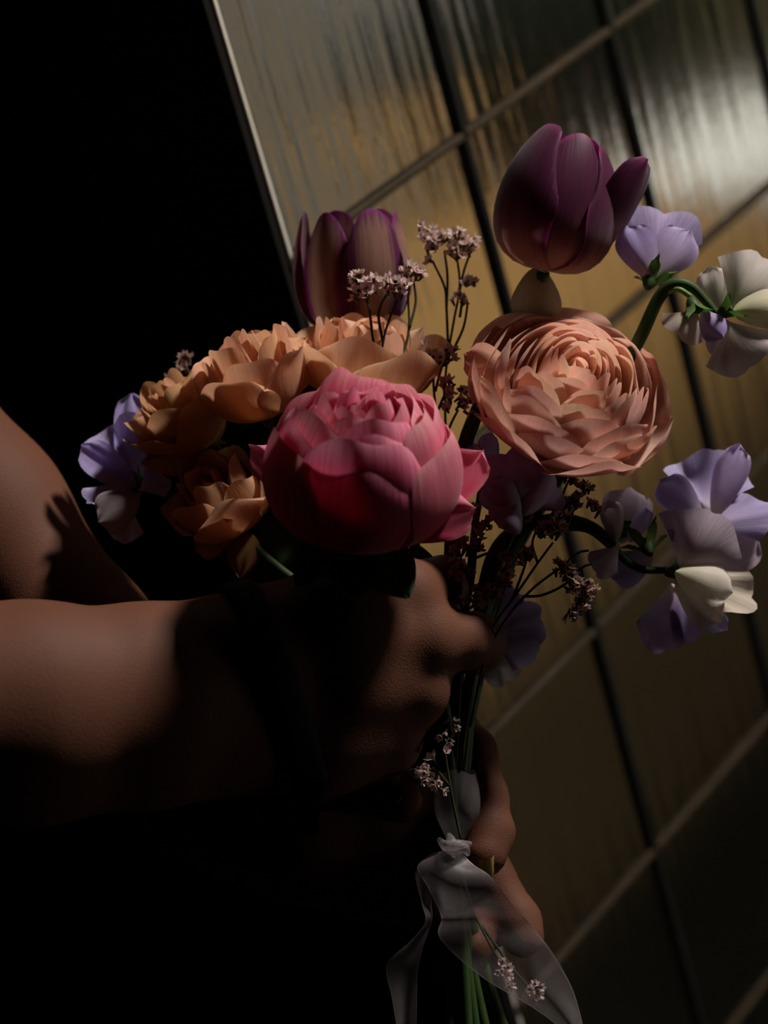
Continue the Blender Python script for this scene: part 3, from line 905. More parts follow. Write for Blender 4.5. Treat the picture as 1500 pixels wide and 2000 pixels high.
free_petal((400, 885, -22), (276, 905, -20), 15, M['rose'], r3, n=(-0.2, 0, 0.95), cup=3, ruf=1.2, seed=219, kind='point', color=(0.62, 0.55, 0.35))
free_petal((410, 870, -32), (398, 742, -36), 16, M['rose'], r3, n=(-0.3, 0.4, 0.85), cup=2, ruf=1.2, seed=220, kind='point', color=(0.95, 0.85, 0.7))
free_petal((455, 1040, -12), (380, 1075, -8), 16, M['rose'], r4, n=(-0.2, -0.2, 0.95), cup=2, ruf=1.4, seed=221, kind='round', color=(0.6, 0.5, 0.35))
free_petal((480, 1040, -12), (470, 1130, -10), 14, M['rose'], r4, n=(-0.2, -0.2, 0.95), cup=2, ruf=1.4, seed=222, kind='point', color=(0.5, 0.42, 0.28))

# ---------------------------------------------------------------- sweet peas


def calyx(parent, c, to, size=5.0, n=5, seed=0, mat=None):
    """Green five-pointed calyx at c, opening towards 'to'."""
    o_ = L(*c); ax = L(*to) - o_; f_ = axis_frame(ax, seed * 1.1)
    V, Fc = tube([o_ + f_ @ np.array([0, 0, z]) / 1000 for z in (-1.5, 0.5, 3, 5)], [0.0012, 0.0024, 0.0032, 0.0034], 10, 10)
    cx = mesh_obj('calyx', V, Fc, mat or M['stem'], parent)
    for j in range(n):
        a = 2 * math.pi * j / n
        g = cup_petal([(2.6, 2), (3.6, 4), (size, size * 0.9 + 2), (size * 1.7, size * 1.1 + 2)], 2.2, a, k=2, ruf=0.3, seed=seed * 9 + j, nu=8, nv=5, point=0.8, full=8, base_w=0.8)
        petal_obj('sepal', g, o_, f_, M['sepal'], cx)


SET_BACK = -24.0
sp = thing('sweet_pea', L(1100, 1012, 6), 'lilac and white sweet pea arching over on a thick green stem, largest cluster', 'flower', 'sweet peas')
stem_part(sp, [(880, 2080, 22), (884, 1850, 20), (898, 1650, 20), (912, 1450, 18), (925, 1290, 16), (945, 1150, 14), (968, 1075, 12), (1010, 1034, 12), (1080, 1014, 12), (1140, 1022, 12), (1185, 1050, 10), (1215, 1088, 8), (1255, 1112, 6), (1315, 1113, 4)], [2.6, 2.6, 2.6, 2.6, 2.3, 1.7, 1.4], n=70)
stem_part(sp, [(1100, 1030, 10), (1150, 1036, 10), (1195, 1070, 10)], 1.3, M['stem_bright'], n=14)
calyx(sp, (1268, 1078, 10), (1258, 1048, 4), 7, seed=1)
calyx(sp, (1305, 1118, 6), (1345, 1112, 4), 5, seed=2)
calyx(sp, (1196, 1040, 4), (1222, 1026, 0), 4, seed=3)
# left floret
free_petal((1212, 1062, 0), (1232, 952, -2), 27, M['mauve'], sp, 'standard_petal', n=(-0.15, 0.1, 0.95), cup=4, ruf=1.2, seed=301, kind='round', color=(1.05, 1.05, 1.05))
free_petal((1205, 1060, 6), (1190, 975, 2), 13, M['mauve'], sp, 'wing_petal', n=(-0.3, 0.2, 0.9), cup=2, ruf=1.0, seed=302, kind='round', color=(1.1, 1.1, 1.05))
free_petal((1230, 1060, 6), (1262, 990, 2), 16, M['lilac'], sp, 'wing_petal', n=(-0.6, 0.2, 0.7), cup=2, ruf=1.0, seed=303, kind='round')
free_petal((1210, 1062, 10), (1160, 1122, 12), 14, M['mauve'], sp, 'wing_petal', n=(-0.1, -0.1, 0.95), cup=2, ruf=1.2, seed=304, kind='fan', color=(0.75, 0.7, 0.7))
free_petal((1275, 1085, 2), (1190, 1128, 6), 20, M['lilac'], sp, 'wing_petal', n=(0, 0.2, 0.95), cup=2, ruf=1.4, seed=305, kind='round', color=(0.75, 0.72, 0.8))
# top floret, facing the viewer
free_petal((1385, 1010, -4), (1392, 880, -18), 38, M['lilac'], sp, 'standard_petal', n=(0, 0.25, 0.95), cup=-5, ruf=3.6, seed=306, kind='fan', nv=23)
free_petal((1395, 1010, -2), (1448, 868, -4), 21, M['lilac'], sp, 'standard_petal', n=(-0.5, 0.2, 0.85), cup=3, ruf=1.6, seed=307, kind='round', color=(1.15, 1.05, 1.0))
free_petal((1370, 1015, 4), (1288, 935, 4), 20, M['lilac'], sp, 'wing_petal', n=(-0.35, 0.3, 0.85), cup=4, ruf=1.4, seed=308, kind='round', color=(0.85, 0.8, 0.85))
free_petal((1380, 1030, 6), (1520, 995, 0), 22, M['lilac'], sp, 'wing_petal', n=(0.1, 0.5, 0.85), cup=2, ruf=1.8, seed=309, kind='fan')
free_petal((1370, 1020, 6), (1310, 1055, 8), 20, M['lilac'], sp, 'wing_petal', n=(0, 0.3, 0.95), cup=2, ruf=1.2, seed=310, kind='round', color=(0.7, 0.68, 0.8))
# veined floret seen from behind
free_petal((1330, 1125, 8), (1395, 1000, 8), 38, M['mauve'], sp, 'standard_petal', n=(0.05, 0.15, 0.95), cup=6, ruf=1.6, seed=311, kind='fan', color=(1.0, 1.0, 0.95))
free_petal((1360, 1120, 0), (1482, 1040, -6), 28, M['mauve'], sp, 'wing_petal', n=(0.3, 0.2, 0.9), cup=3, ruf=2.0, seed=312, kind='round', color=(1.15, 1.1, 1.1))
# white floret
free_petal((1318, 1118, 12), (1430, 1160, 12), 24, M['cream'], sp, 'standard_petal', n=(0, 0.3, 0.95), cup=5, ruf=1.6, seed=313, kind='round')
free_petal((1322, 1125, 8), (1482, 1170, 4), 22, M['cream'], sp, 'wing_petal', n=(0.1, 0.3, 0.95), cup=2, ruf=2.2, seed=314, kind='fan', color=(1.05, 1, 0.9))
free_petal((1320, 1128, 6), (1410, 1215, 6), 22, M['cream'], sp, 'wing_petal', n=(0.1, 0, 0.95), cup=3, ruf=1.6, seed=315, kind='round', color=(0.9, 0.85, 0.8))
# hanging floret
free_petal((1308, 1140, 4), (1302, 1276, 2), 27, M['lilac'], sp, 'standard_petal', n=(-0.1, 0.1, 0.95), cup=-4, ruf=2.0, seed=316, kind='fan', color=(0.95, 0.85, 0.9))
free_petal((1310, 1140, -2), (1355, 1255, -4), 18, M['lilac'], sp, 'wing_petal', n=(0.2, 0.1, 0.95), cup=3, ruf=1.2, seed=317, kind='round', color=(0.95, 0.8, 0.8))
free_petal((1330, 1150, -2), (1418, 1232, -6), 15, M['lilac'], sp, 'wing_petal', n=(0.2, 0.2, 0.95), cup=3, ruf=1.4, seed=318, kind='round')

SET_BACK = 0.0
sq = thing('sweet_pea', L(1300, 560, -10), 'pale cream and lilac sweet pea nodding off the picture edge beside the tall tulip', 'flower', 'sweet peas')
stem_part(sq, [(878, 2080, -6), (888, 1800, -4), (896, 1650, -6), (908, 1480, -10), (935, 1280, -14), (990, 1100, -18), (1080, 925, -20), (1150, 845, -22), (1205, 745, -18), (1252, 656, -12), (1285, 585, -10), (1315, 554, -8), (1350, 560, -8), (1380, 590, -8), (1402, 615, -8)], [2.4, 2.4, 2.5, 2.5, 2.6, 2.2, 1.4], n=70)
stem_part(sq, [(1300, 572, -9), (1325, 565, -6), (1350, 580, -6)], 1.1, M['stem_bright'], n=12)
calyx(sq, (1266, 558, -14), (1278, 520, -20), 6.5, seed=4)
calyx(sq, (1350, 588, -4), (1362, 620, -2), 6.5, seed=5)
calyx(sq, (1408, 614, -4), (1440, 590, -2), 6.5, seed=6)
free_petal((1275, 540, -22), (1300, 404, -30), 36, M['lilac'], sq, 'standard_petal', n=(0, 0.1, 0.95), cup=4, ruf=2.2, seed=320, kind='fan', color=(1.0, 0.95, 0.92))
free_petal((1280, 540, -18), (1345, 450, -24), 25, M['lilac'], sq, 'wing_petal', n=(0.2, 0.1, 0.95), cup=3, ruf=1.4, seed=321, kind='round', color=(1.1, 1.05, 0.95))
free_petal((1275, 545, -14), (1225, 440, -20), 22, M['lilac'], sq, 'wing_petal', n=(-0.3, 0.1, 0.95), cup=3, ruf=1.4, seed=322, kind='round', color=(0.9, 0.85, 0.9))
free_petal((1405, 615, -12), (1388, 520, -16), 18, M['cream'], sq, 'standard_petal', n=(-0.2, 0.1, 0.95), cup=3, ruf=1.4, seed=323, kind='round')
free_petal((1425, 605, -8), (1490, 500, -12), 30, M['cream'], sq, 'standard_petal', n=(0.1, 0.1, 0.95), cup=4, ruf=2.0, seed=324, kind='fan')
free_petal((1430, 610, -4), (1540, 600, -6), 22, M['cream'], sq, 'wing_petal', n=(0.1, 0.2, 0.95), cup=5, ruf=1.5, seed=325, kind='round', color=(0.9, 0.9, 0.75))
free_petal((1415, 625, -4), (1465, 722, -6), 32, M['cream'], sq, 'wing_petal', n=(0, 0, 0.95), cup=3, ruf=2.4, seed=326, kind='fan', color=(0.92, 0.86, 0.9))
free_petal((1360, 605, -4), (1320, 660, -2), 20, M['cream'], sq, 'standard_petal', n=(0, 0.3, 0.95), cup=2, ruf=1.8, seed=327, kind='fan', color=(0.85, 0.8, 0.75))
free_petal((1370, 610, 0), (1412, 662, 2), 16, M['lilac'], sq, 'wing_petal', n=(0, 0.1, 0.95), cup=3, ruf=1.6, seed=328, kind='round', color=(0.85, 0.78, 0.85))
free_petal((1385, 620, -8), (1425, 690, -8), 18, M['mauve'], sq, 'wing_petal', n=(0, 0.1, 0.95), cup=2, ruf=1.4, seed=329, kind='round')

sl = thing('sweet_pea', L(290, 960, -40), 'lilac-blue sweet pea at the dark end of the bouquet beside the ochre rose', 'flower', 'sweet peas')
stem_part(sl, [(280, 955, -34), (330, 970, -30), (380, 1040, -24), (560, 1180, -18), (800, 1400, -12), (876, 1650, -8), (880, 1800, -8)], [1.4, 1.6, 2.0])
stem_part(sl, [(300, 945, -30), (345, 975, -28), (370, 1020, -26)], 1.2, M['stem_bright'], n=12)
calyx(sl, (290, 955, -34), (260, 945, -34), 5, seed=7)
free_petal((268, 958, -36), (218, 815, -44), 34, M['lilac'], sl, 'standard_petal', n=(-0.1, 0.2, 0.95), cup=-4, ruf=2.2, seed=330, kind='fan')
free_petal((270, 950, -40), (258, 768, -52), 17, M['lilac'], sl, 'standard_petal', n=(0.1, 0.2, 0.95), cup=-2, ruf=2.0, seed=331, kind='strap', color=(0.9, 0.9, 1.0))
free_petal((270, 962, -32), (158, 868, -36), 20, M['lilac'], sl, 'wing_petal', n=(-0.1, 0.4, 0.9), cup=-3, ruf=1.6, seed=332, kind='round', color=(0.85, 0.82, 0.9))
free_petal((275, 965, -26), (160, 972, -22), 15, M['lilac'], sl, 'wing_petal', n=(0, 0.75, 0.6), cup=-2, ruf=2.2, seed=333, kind='fan')
free_petal((272, 968, -24), (190, 1020, -14), 24, M['mauve'], sl, 'keel_petal', n=(0, -0.2, 0.95), cup=4, ruf=1.2, seed=334, kind='round', color=(0.7, 0.7, 0.6))
free_petal((255, 985, -30), (232, 1058, -30), 18, M['mauve'], sl, 'wing_petal', n=(0, 0.1, 0.95), cup=2, ruf=1.5, seed=335, kind='fan', color=(0.9, 0.8, 0.85))
free_petal((272, 958, -28), (325, 925, -24), 16, M['lilac'], sl, 'wing_petal', n=(0.2, 0.2, 0.95), cup=2, ruf=1.4, seed=336, kind='fan', color=(0.95, 0.85, 0.9))

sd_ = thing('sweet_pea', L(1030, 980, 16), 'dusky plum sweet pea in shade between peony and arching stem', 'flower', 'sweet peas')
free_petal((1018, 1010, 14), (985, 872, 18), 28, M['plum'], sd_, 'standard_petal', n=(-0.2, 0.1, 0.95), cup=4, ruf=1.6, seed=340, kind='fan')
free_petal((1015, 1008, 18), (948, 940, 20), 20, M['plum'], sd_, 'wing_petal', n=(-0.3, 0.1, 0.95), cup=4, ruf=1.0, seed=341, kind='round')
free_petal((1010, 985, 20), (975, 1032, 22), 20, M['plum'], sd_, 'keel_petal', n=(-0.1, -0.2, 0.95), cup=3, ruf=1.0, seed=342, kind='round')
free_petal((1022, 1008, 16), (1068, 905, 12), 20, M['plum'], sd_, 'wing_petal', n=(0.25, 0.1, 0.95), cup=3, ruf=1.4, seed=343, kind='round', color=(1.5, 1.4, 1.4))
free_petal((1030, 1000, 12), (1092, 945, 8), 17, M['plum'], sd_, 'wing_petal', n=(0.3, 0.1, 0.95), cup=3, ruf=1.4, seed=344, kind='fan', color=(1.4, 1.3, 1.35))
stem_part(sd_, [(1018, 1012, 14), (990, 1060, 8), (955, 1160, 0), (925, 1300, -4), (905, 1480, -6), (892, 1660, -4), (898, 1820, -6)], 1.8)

sb = thing('sweet_pea', L(990, 1220, -22), 'lilac and white sweet pea peeping out behind the bent finger and stems', 'flower', 'sweet peas')
free_petal((968, 1235, -22), (1000, 1145, -28), 18, M['lilac'], sb, 'standard_petal', n=(0, 0.1, 0.95), cup=2, ruf=1.2, seed=350, kind='round', color=(0.8, 0.7, 0.85))
free_petal((965, 1240, -20), (1064, 1205, -24), 22, M['lilac'], sb, 'wing_petal', n=(0.1, 0.4, 0.9), cup=3, ruf=1.6, seed=351, kind='fan', color=(0.95, 0.88, 0.95))
free_petal((960, 1245, -16), (1048, 1280, -18), 21, M['lilac'], sb, 'wing_petal', n=(0.1, 0.3, 0.95), cup=3, ruf=1.8, seed=352, kind='fan', color=(1.1, 1.15, 1.1))
free_petal((958, 1250, -14), (992, 1338, -16), 17, M['cream'], sb, 'wing_petal', n=(0.1, 0.1, 0.95), cup=2, ruf=1.6, seed=353, kind='fan', color=(1, 1, 1.1))
stem_part(sb, [(965, 1238, -20), (945, 1300, -18), (915, 1450, -12), (895, 1650, -8), (900, 1800, -10)], 1.5)

sc_ = thing('sweet_pea', L(945, 890, -16), 'sliver of pale lilac sweet pea showing between pink peony and dusky plum petals', 'flower', 'sweet peas')
free_petal((940, 960, -14), (958, 845, -20), 10, M['lilac'], sc_, 'standard_petal', n=(0.2, 0.1, 0.95), cup=2, ruf=1.2, seed=360, kind='strap', color=(1.1, 1.1, 1.15))
free_petal((940, 960, -12), (918, 862, -18), 13, M['lilac'], sc_, 'wing_petal', n=(-0.2, 0.2, 0.95), cup=2, ruf=1.2, seed=361, kind='round')
stem_part(sc_, [(940, 955, -14), (925, 1050, -16), (905, 1250, -14), (890, 1500, -10), (886, 1700, -8)], 1.4)

se = thing('sweet_pea', L(1150, 860, -30), 'lilac sweet pea mostly hidden under the ranunculus, one drooping petal', 'flower', 'sweet peas')
free_petal((1175, 845, -30), (1160, 926, -26), 11, M['lilac'], se, 'wing_petal', n=(0, 0.1, 0.95), cup=3, ruf=0.6, seed=365, kind='strap')
free_petal((1180, 845, -32), (1212, 880, -32), 10, M['lilac'], se, 'wing_petal', n=(0.1, 0.2, 0.95), cup=1, ruf=0.8, seed=366, kind='round')
free_petal((1120, 845, -32), (1090, 890, -32), 13, M['mauve'], se, 'standard_petal', n=(0, 0.1, 0.95), cup=2, ruf=1.2, seed=367, kind='round')
stem_part(se, [(1150, 845, -32), (1120, 900, -30), (1080, 960, -28), (1000, 1100, -22), (940, 1300, -16), (905, 1500, -10), (892, 1700, -8)], [1.5, 2.2])

# ---------------------------------------------------------------- statice sprigs (dry papery branching filler)


def sprig_head(parent, c, d, n, size, seed, dark=False, spread=0.9):
    """A cluster of little papery funnels on dry calyces at c, opening towards d; one mesh."""
    o_ = L(*c); rs = np.random.default_rng(seed)
    f_ = axis_frame(dirw(*d), seed)
    V, Fc, FM, UV = [], [], [], []
    for k in range(n):
        a = rs.random() * 6.28; q = math.sqrt(rs.random()) * spread
        ax = np.array([math.sin(q) * math.cos(a), math.sin(q) * math.sin(a), math.cos(q)])
        b = np.array([rs.normal(0, 0.22), rs.normal(0, 0.22), rs.normal(0, 0.30)]) * size * 1.5
        g = np.column_stack(_basis(ax)); ln = size * rs.uniform(0.8, 1.25); mr = size * rs.uniform(0.36, 0.62)
        base = len(V); K = 10
        for zz, rr_ in ((0, 0.10 * size), (0.42 * ln, 0.17 * size), (0.66 * ln, 0.20 * size), (ln, mr)):
            for j in range(K):
                th = 2 * math.pi * j / K
                z2 = zz; r2 = rr_
                if zz == ln:
                    z2 += (0.12 if j % 2 == 0 else -0.16) * size; r2 *= 1.0 + (0.12 if j % 2 == 0 else -0.1) + rs.uniform(-.15, .15)
                p = b + g @ np.array([r2 * math.cos(th), r2 * math.sin(th), z2])
                V.append(o_ + f_ @ p / 1000); UV.append((zz / ln, j / K))
        for r_ in range(3):
            for j in range(K):
                Fc.append((base + r_ * K + j, base + r_ * K + (j + 1) % K, base + (r_ + 1) * K + (j + 1) % K, base + (r_ + 1) * K + j)); FM.append(0 if r_ < 2 else 1)
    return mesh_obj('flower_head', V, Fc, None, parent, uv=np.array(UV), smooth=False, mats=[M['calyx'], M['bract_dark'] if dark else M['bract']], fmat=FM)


def _basis(ax):
    ax = ax / np.linalg.norm(ax); x = np.cross(ax, [0.2, 0.9, 0.4]); x /= np.linalg.norm(x)
    return x, np.cross(ax, x), ax


def sprig(label, paths, heads, seed, dark=False, r=0.45):
    t = thing('statice_sprig', L(*paths[0][0]), label, 'flower sprig', 'statice sprigs')
    for p in paths:
        stem_part(t, p, [r * 1.3, r], M['twig'], 'twig', n=22, k=6)
    for i, h in enumerate(heads):
        c, d, n, size = h[:4]
        sprig_head(t, c, d, n, size, seed * 50 + i, dark)
    return t


sprig('taller statice sprig rising behind between the two tulips, on thin forking twigs',
      [[(885, 1640, -10), (882, 1200, -22), (872, 900, -34), (870, 740, -38), (884, 640, -38), (898, 560, -38), (892, 500, -40)],
       [(876, 700, -38), (872, 600, -40), (868, 560, -40), (845, 510, -42)], [(896, 575, -38), (906, 530, -38), (916, 500, -38)],
       [(882, 690, -38), (905, 640, -36), (914, 590, -36)], [(872, 600, -40), (874, 540, -40), (868, 490, -42)], [(898, 620, -36), (902, 590, -36), (900, 570, -36)]],
      [((842, 492, -42), (-0.2, 1, 0.3), 11, 4.2), ((838, 466, -42), (-0.2, 1, 0.4), 9, 4.0), ((866, 478, -42), (0, 1, 0.4), 9, 4.2), ((888, 462, -40), (0.3, 1, 0.3), 5, 4.0), ((890, 498, -40), (0.1, 1, 0.4), 8, 4.2),
       ((914, 490, -38), (0.4, 1, 0.3), 9, 4.0), ((914, 560, -36), (0.2, 1, 0.3), 6, 3.6), ((901, 592, -36), (-0.1, 1, 0.3), 6, 3.4)], 1)
sprig('statice sprig in front of the paler tulip, twin heads above the apricot rose',
      [[(880, 1650, -6), (840, 1200, -12), (775, 850, -12), (746, 720, -8), (750, 660, -6), (762, 620, -6), (776, 585, -6)],
       [(740, 718, -8), (728, 660, -8), (722, 610, -8), (715, 580, -8)], [(748, 668, -6), (740, 625, -8), (742, 600, -8), (755, 575, -8)], [(800, 640, -20), (812, 590, -22), (808, 550, -22)], [(775, 720, -18), (798, 650, -20), (796, 560, -22)]],
      [((712, 572, -8), (-0.3, 1, 0.4), 11, 4.2), ((703, 548, -8), (-0.6, 1, 0.4), 6, 3.6), ((726, 566, -8), (0.1, 1, 0.5), 9, 4.0), ((775, 570, -6), (0.2, 1, 0.4), 11, 4.2), ((757, 560, -8), (0, 1, 0.5), 7, 3.8),
       ((798, 540, -20), (0.0, 1, 0.4), 9, 4.2), ((814, 545, -22), (0.3, 1, 0.3), 8, 3.8)], 2)
sprig('short statice sprig left of the ranunculus, above the pink peony edge',
      [[(885, 1650, -8), (878, 1250, -16), (862, 900, -20), (848, 770, -22), (846, 730, -22), (836, 705, -22)], [(850, 765, -22), (862, 720, -22), (875, 690, -22)], [(862, 880, -20), (880, 830, -20), (895, 800, -20)], [(856, 800, -22), (872, 765, -22), (890, 750, -22)]],
      [((834, 700, -22), (-0.3, 1, 0.2), 5, 3.8), ((862, 712, -22), (0, 1, 0.3), 6, 3.8), ((875, 690, -22), (0.4, 1, 0.2), 6, 3.8), ((872, 762, -20), (0.2, 0.9, 0.5), 9, 4.0), ((892, 765, -20), (0.8, 0.3, 0.4), 5, 3.8), ((884, 800, -20), (0.1, 0.9, 0.5), 6, 3.8), ((903, 795, -18), (0.9, 0.3, 0.3), 6, 3.6)], 3)
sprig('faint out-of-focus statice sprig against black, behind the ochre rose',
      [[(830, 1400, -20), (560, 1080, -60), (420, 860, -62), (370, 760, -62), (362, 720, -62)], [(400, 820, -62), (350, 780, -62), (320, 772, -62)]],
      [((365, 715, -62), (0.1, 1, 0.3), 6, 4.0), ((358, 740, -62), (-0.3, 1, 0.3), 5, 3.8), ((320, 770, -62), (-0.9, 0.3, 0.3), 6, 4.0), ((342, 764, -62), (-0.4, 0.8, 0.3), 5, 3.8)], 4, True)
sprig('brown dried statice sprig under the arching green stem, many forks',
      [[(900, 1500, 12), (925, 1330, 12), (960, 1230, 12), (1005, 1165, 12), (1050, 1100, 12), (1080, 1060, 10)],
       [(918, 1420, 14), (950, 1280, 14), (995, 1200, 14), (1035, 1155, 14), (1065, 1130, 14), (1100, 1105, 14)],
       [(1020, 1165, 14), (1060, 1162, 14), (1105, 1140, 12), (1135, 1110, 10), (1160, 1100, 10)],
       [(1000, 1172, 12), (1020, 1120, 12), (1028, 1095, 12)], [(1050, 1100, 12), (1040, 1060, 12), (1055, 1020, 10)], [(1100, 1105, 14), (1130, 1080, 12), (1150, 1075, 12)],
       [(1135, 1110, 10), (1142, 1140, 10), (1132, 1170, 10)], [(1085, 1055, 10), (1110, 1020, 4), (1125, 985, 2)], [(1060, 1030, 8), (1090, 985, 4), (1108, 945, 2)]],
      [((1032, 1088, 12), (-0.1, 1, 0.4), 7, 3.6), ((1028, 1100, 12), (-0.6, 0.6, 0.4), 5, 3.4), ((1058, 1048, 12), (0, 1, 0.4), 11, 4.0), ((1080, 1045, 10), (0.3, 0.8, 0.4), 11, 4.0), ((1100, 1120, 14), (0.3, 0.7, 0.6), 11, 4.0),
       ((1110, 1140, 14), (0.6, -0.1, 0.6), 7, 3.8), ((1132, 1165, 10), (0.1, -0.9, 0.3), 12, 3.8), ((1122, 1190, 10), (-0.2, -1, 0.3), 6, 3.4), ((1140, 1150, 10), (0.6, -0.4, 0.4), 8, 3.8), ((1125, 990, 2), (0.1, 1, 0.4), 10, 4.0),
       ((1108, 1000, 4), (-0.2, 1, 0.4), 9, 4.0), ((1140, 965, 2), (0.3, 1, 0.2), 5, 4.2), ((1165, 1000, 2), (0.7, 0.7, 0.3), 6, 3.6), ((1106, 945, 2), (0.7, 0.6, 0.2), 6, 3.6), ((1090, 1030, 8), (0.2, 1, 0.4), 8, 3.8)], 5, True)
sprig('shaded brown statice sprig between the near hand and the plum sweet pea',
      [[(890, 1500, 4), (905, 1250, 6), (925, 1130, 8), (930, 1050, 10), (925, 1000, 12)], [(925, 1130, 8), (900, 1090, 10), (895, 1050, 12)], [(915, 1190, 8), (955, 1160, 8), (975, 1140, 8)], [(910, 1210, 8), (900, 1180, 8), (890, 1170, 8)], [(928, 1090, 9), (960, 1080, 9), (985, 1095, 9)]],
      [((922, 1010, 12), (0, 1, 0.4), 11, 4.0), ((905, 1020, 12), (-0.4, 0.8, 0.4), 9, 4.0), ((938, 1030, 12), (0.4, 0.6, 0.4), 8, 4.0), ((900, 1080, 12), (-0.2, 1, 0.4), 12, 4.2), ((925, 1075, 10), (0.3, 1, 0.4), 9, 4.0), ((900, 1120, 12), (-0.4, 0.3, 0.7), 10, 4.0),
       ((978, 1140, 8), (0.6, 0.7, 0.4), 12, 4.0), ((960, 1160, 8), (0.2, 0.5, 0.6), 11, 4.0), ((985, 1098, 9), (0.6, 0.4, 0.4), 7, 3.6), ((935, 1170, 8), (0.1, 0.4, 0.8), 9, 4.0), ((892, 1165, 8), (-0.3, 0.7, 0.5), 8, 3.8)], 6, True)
sprig('small pinkish statice sprig lying at the ribbon wrap below the near hand',
      [[(900, 1640, 14), (880, 1540, 16), (868, 1450, 16), (880, 1420, 16)], [(878, 1535, 16), (858, 1510, 18), (845, 1500, 18)], [(872, 1460, 16), (895, 1415, 16), (900, 1410, 16)]],
      [((872, 1435, 16), (-0.2, -0.5, 0.7), 4, 3.6), ((880, 1415, 16), (0.4, 0.4, 0.6), 3, 3.2), ((848, 1482, 18), (-0.1, 0.6, 0.8), 2, 4.6), ((832, 1505, 18), (-0.3, 0.2, 0.8), 9, 3.4), ((848, 1522, 18), (0.2, -0.4, 0.8), 9, 3.4), ((826, 1518, 18), (-0.5, -0.3, 0.8), 5, 3.2)], 7)
sprig('statice sprig hanging under the sheer ribbon tail at the picture bottom',
      [[(888, 1680, 4), (920, 1770, 6), (960, 1850, 8), (985, 1890, 8)], [(935, 1800, 6), (1000, 1890, 6), (1035, 1930, 6)]],
      [((982, 1890, 9), (0.1, -0.2, 0.9), 9, 3.4), ((1040, 1925, 8), (0.3, 0, 0.9), 7, 3.4), ((1052, 1945, 8), (0.3, -0.4, 0.8), 4, 3.4), ((992, 1912, 8), (0.2, -0.6, 0.7), 4, 3.2)], 8)

# ---------------------------------------------------------------- sheer ribbon


def mat_organza():
    t = NT('sheer_mauve_organza')
    uv = t.n('ShaderNodeUVMap'); uv.uv_map = 'UVMap'
    sep = t.n('ShaderNodeSeparateXYZ'); t.l(uv.outputs[0], sep.inputs[0])
    av = t.math('ABSOLUTE', t.math('SUBTRACT', sep.outputs[1], 0.5))
    ed = t.sstep(av, 0.465, 0.485)
    tc = t.n('ShaderNodeTexCoord')
    nz = t.noise(tc.outputs['Object'], 120.0, 4, 0.6)
    fine = t.noise(tc.outputs['Object'], 2200.0, 2, 0.6)
    dens = t.math('ADD', t.math('MULTIPLY_ADD', nz, 0.34, 0.06), t.math('MULTIPLY', fine, 0.22))
    dens = t.math('ADD', dens, t.math('MULTIPLY', ed, 0.30), clamp=True)
    p = t.n('ShaderNodeBsdfDiffuse'); p.inputs[0].default_value = (0.50, 0.43, 0.44, 1)
    tr = t.n('ShaderNodeBsdfTranslucent'); tr.inputs[0].default_value = (0.50, 0.43, 0.44, 1)
    gl = t.n('ShaderNodeBsdfGlossy'); gl.inputs[0].default_value = (0.5, 0.48, 0.48, 1); gl.inputs['Roughness'].default_value = 0.45
    m1 = t.n('ShaderNodeMixShader'); m1.inputs[0].default_value = 0.5
    t.l(p.outputs[0], m1.inputs[1]); t.l(tr.outputs[0], m1.inputs[2])
    m2 = t.n('ShaderNodeMixShader'); m2.inputs[0].default_value = 0.12
    t.l(m1.outputs[0], m2.inputs[1]); t.l(gl.outputs[0], m2.inputs[2])
    ts = t.n('ShaderNodeBsdfTransparent')
    ms = t.n('ShaderNodeMixShader'); t.l(dens, ms.inputs[0])
    t.l(ts.outputs[0], ms.inputs[1]); t.l(m2.outputs[0], ms.inputs[2])
    t.l(ms.outputs[0], t.out.inputs[0])
    return t.m


M['organza'] = mat_organza()
rib = thing('ribbon', L(888, 1650, 10), 'sheer mauve-grey organza ribbon knotted round the stems, two trailing tails', 'ribbon')


def strip(name, left, right, nu=50, nv=17, bow=0.0, wave=0.0, seed=0):
    Lc = catmull([L(*p) for p in left], nu); Rc = catmull([L(*p) for p in right], nu)
    rs = np.random.default_rng(seed); ph = rs.random(4) * 6.28
    V = []; UV = []
    for i in range(nu):
        d = Rc[i] - Lc[i]; t = (Rc[min(i + 1, nu - 1)] + Lc[min(i + 1, nu - 1)] - Rc[max(i - 1, 0)] - Lc[max(i - 1, 0)])
        nn = np.cross(d, t); nn /= np.linalg.norm(nn) + 1e-12
        if nn @ dirw(0, 0, 1) < 0:
            nn = -nn
        for j in range(nv):
            v = j / (nv - 1)
            V.append(Lc[i] + d * v + nn * (bow * math.sin(math.pi * v) + wave * math.sin(7 * v + 9 * i / nu + ph[0])) / 1000); UV.append((i / nu, v))
    return mesh_obj(name, V, grid_faces(nu, nv), M['organza'], rib, uv=np.array(UV))


strip('ribbon_tail', [(862, 1662, 14), (815, 1690, 16), (836, 1735, 20), (862, 1790, 14), (856, 1825, 18), (885, 1862, 20), (950, 1915, 20), (1040, 1968, 20), (1095, 2010, 20), (1125, 2060, 18)],
      [(900, 1662, 16), (925, 1688, 20), (962, 1715, 24), (1005, 1770, 24), (1042, 1812, 22), (1072, 1850, 22), (1100, 1895, 20), (1122, 1940, 18), (1138, 2000, 16), (1145, 2060, 16)], bow=3.0, wave=0.7, nu=70)
strip('ribbon_tail', [(850, 1664, 10), (812, 1700, 8), (822, 1760, 10), (838, 1795, 10), (800, 1840, 8), (757, 1885, 6), (766, 1950, 6), (780, 2050, 6)],
      [(880, 1664, 12), (840, 1700, 14), (840, 1755, 14), (843, 1800, 12), (828, 1850, 12), (817, 1900, 12), (814, 1950, 12), (810, 2050, 12)], bow=1.5, wave=0.6, seed=2)
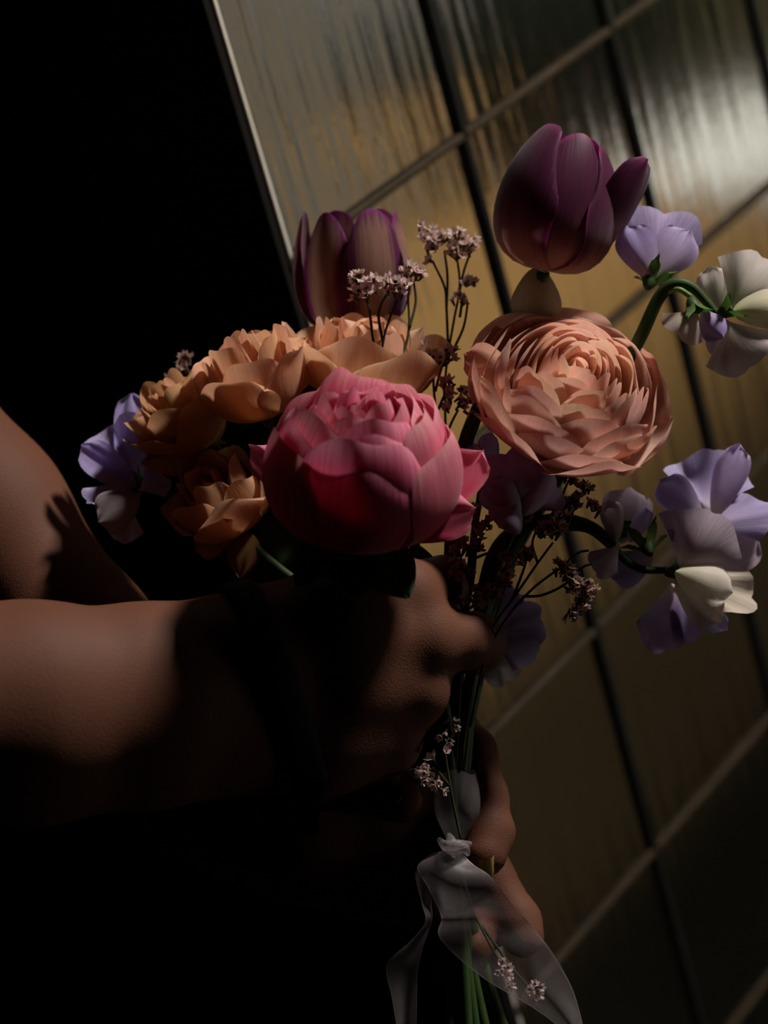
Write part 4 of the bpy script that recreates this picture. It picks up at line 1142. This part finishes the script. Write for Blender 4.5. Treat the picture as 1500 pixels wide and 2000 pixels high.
# wrap: a loose sleeve of the same ribbon round the stems, gathered at the knot
nU, nV = 18, 36; V = []; UV = []
for i in range(nU):
    s_ = i / (nU - 1)
    cx = 889 + 3 * math.sin(3 * s_); cy = 1508 + 140 * s_
    hw = 39 + 6 * math.sin(math.pi * min(1, s_ * 1.3)) - 26 * max(0, s_ - 0.55) ** 1.5 / 0.30
    for j in range(nV):
        a = 2 * math.pi * j / (nV - 1)
        rr_ = hw * (1 + 0.05 * math.sin(5 * a + 4 * s_) * (0.3 + s_))
        V.append(L(cx + rr_ * math.cos(a), cy + 5 * math.sin(3 * a) * (1 - s_), 6 + 0.155 * rr_ * math.sin(a))); UV.append((0.5, 0.5 if 0 < i < nU - 1 else 0.99))
mesh_obj('ribbon_wrap', V, grid_faces(nU, nV), M['organza'], rib, uv=np.array(UV))
for k, pts in enumerate([[(858, 1640, 10), (872, 1652, 20), (895, 1650, 22), (918, 1648, 16)], [(866, 1656, 12), (886, 1662, 20), (905, 1655, 20), (914, 1668, 16)], [(876, 1630, 14), (884, 1650, 20), (888, 1672, 16)]]):
    V, Fc = tube([L(*p) for p in pts], [0.0010, 0.0020, 0.0021, 0.0010], 20, 10)
    UVk = np.tile([0.5, 0.97], (len(V), 1))
    mesh_obj('ribbon_knot', V, Fc, M['organza'], rib, uv=UVk)

# ---------------------------------------------------------------- leaves inside the bunch
def leafy(org, tips, label, seed):
    t = thing('leaf_spray', L(*org), label, 'foliage')
    for i, (b, tp, w) in enumerate(tips):
        free_petal(b, tp, w, M['leaf'], t, 'leaf', n=(0, 0.3, 0.95), cup=2, ruf=0.6, seed=seed + i, kind='point', nv=9)
    stem_part(t, [org, ((org[0] + 880) / 2, (org[1] + 1500) / 2, -12), (882, 1600, -8), (884, 1750, -10)], 1.2, n=20, k=6)


leafy((560, 1010, -20), [((560, 1000, -20), (470, 900, -24), 18), ((565, 1005, -16), (540, 1110, -10), 20), ((570, 1010, -22), (430, 1100, -26), 22), ((600, 1040, -18), (500, 1150, -14), 22), ((580, 1000, -20), (540, 850, -26), 16)], 'dark rose leaves filling the shade left of the pink peony', 501)
leafy((700, 1110, -10), [((690, 1100, -6), (600, 1160, 0), 20), ((720, 1060, 40), (800, 1168, 60), 22), ((690, 1060, 40), (690, 1170, 60), 22), ((660, 1060, 36), (580, 1150, 50), 20), ((680, 1090, -12), (560, 1090, -20), 22), ((760, 1090, -10), (860, 1110, -12), 16), ((650, 1080, -20), (460, 1160, -30), 26)], 'dark rose leaves tucked under the pink peony, nearest ones added to shade the hand', 521)  # forward leaves added to keep light off the back of the hand
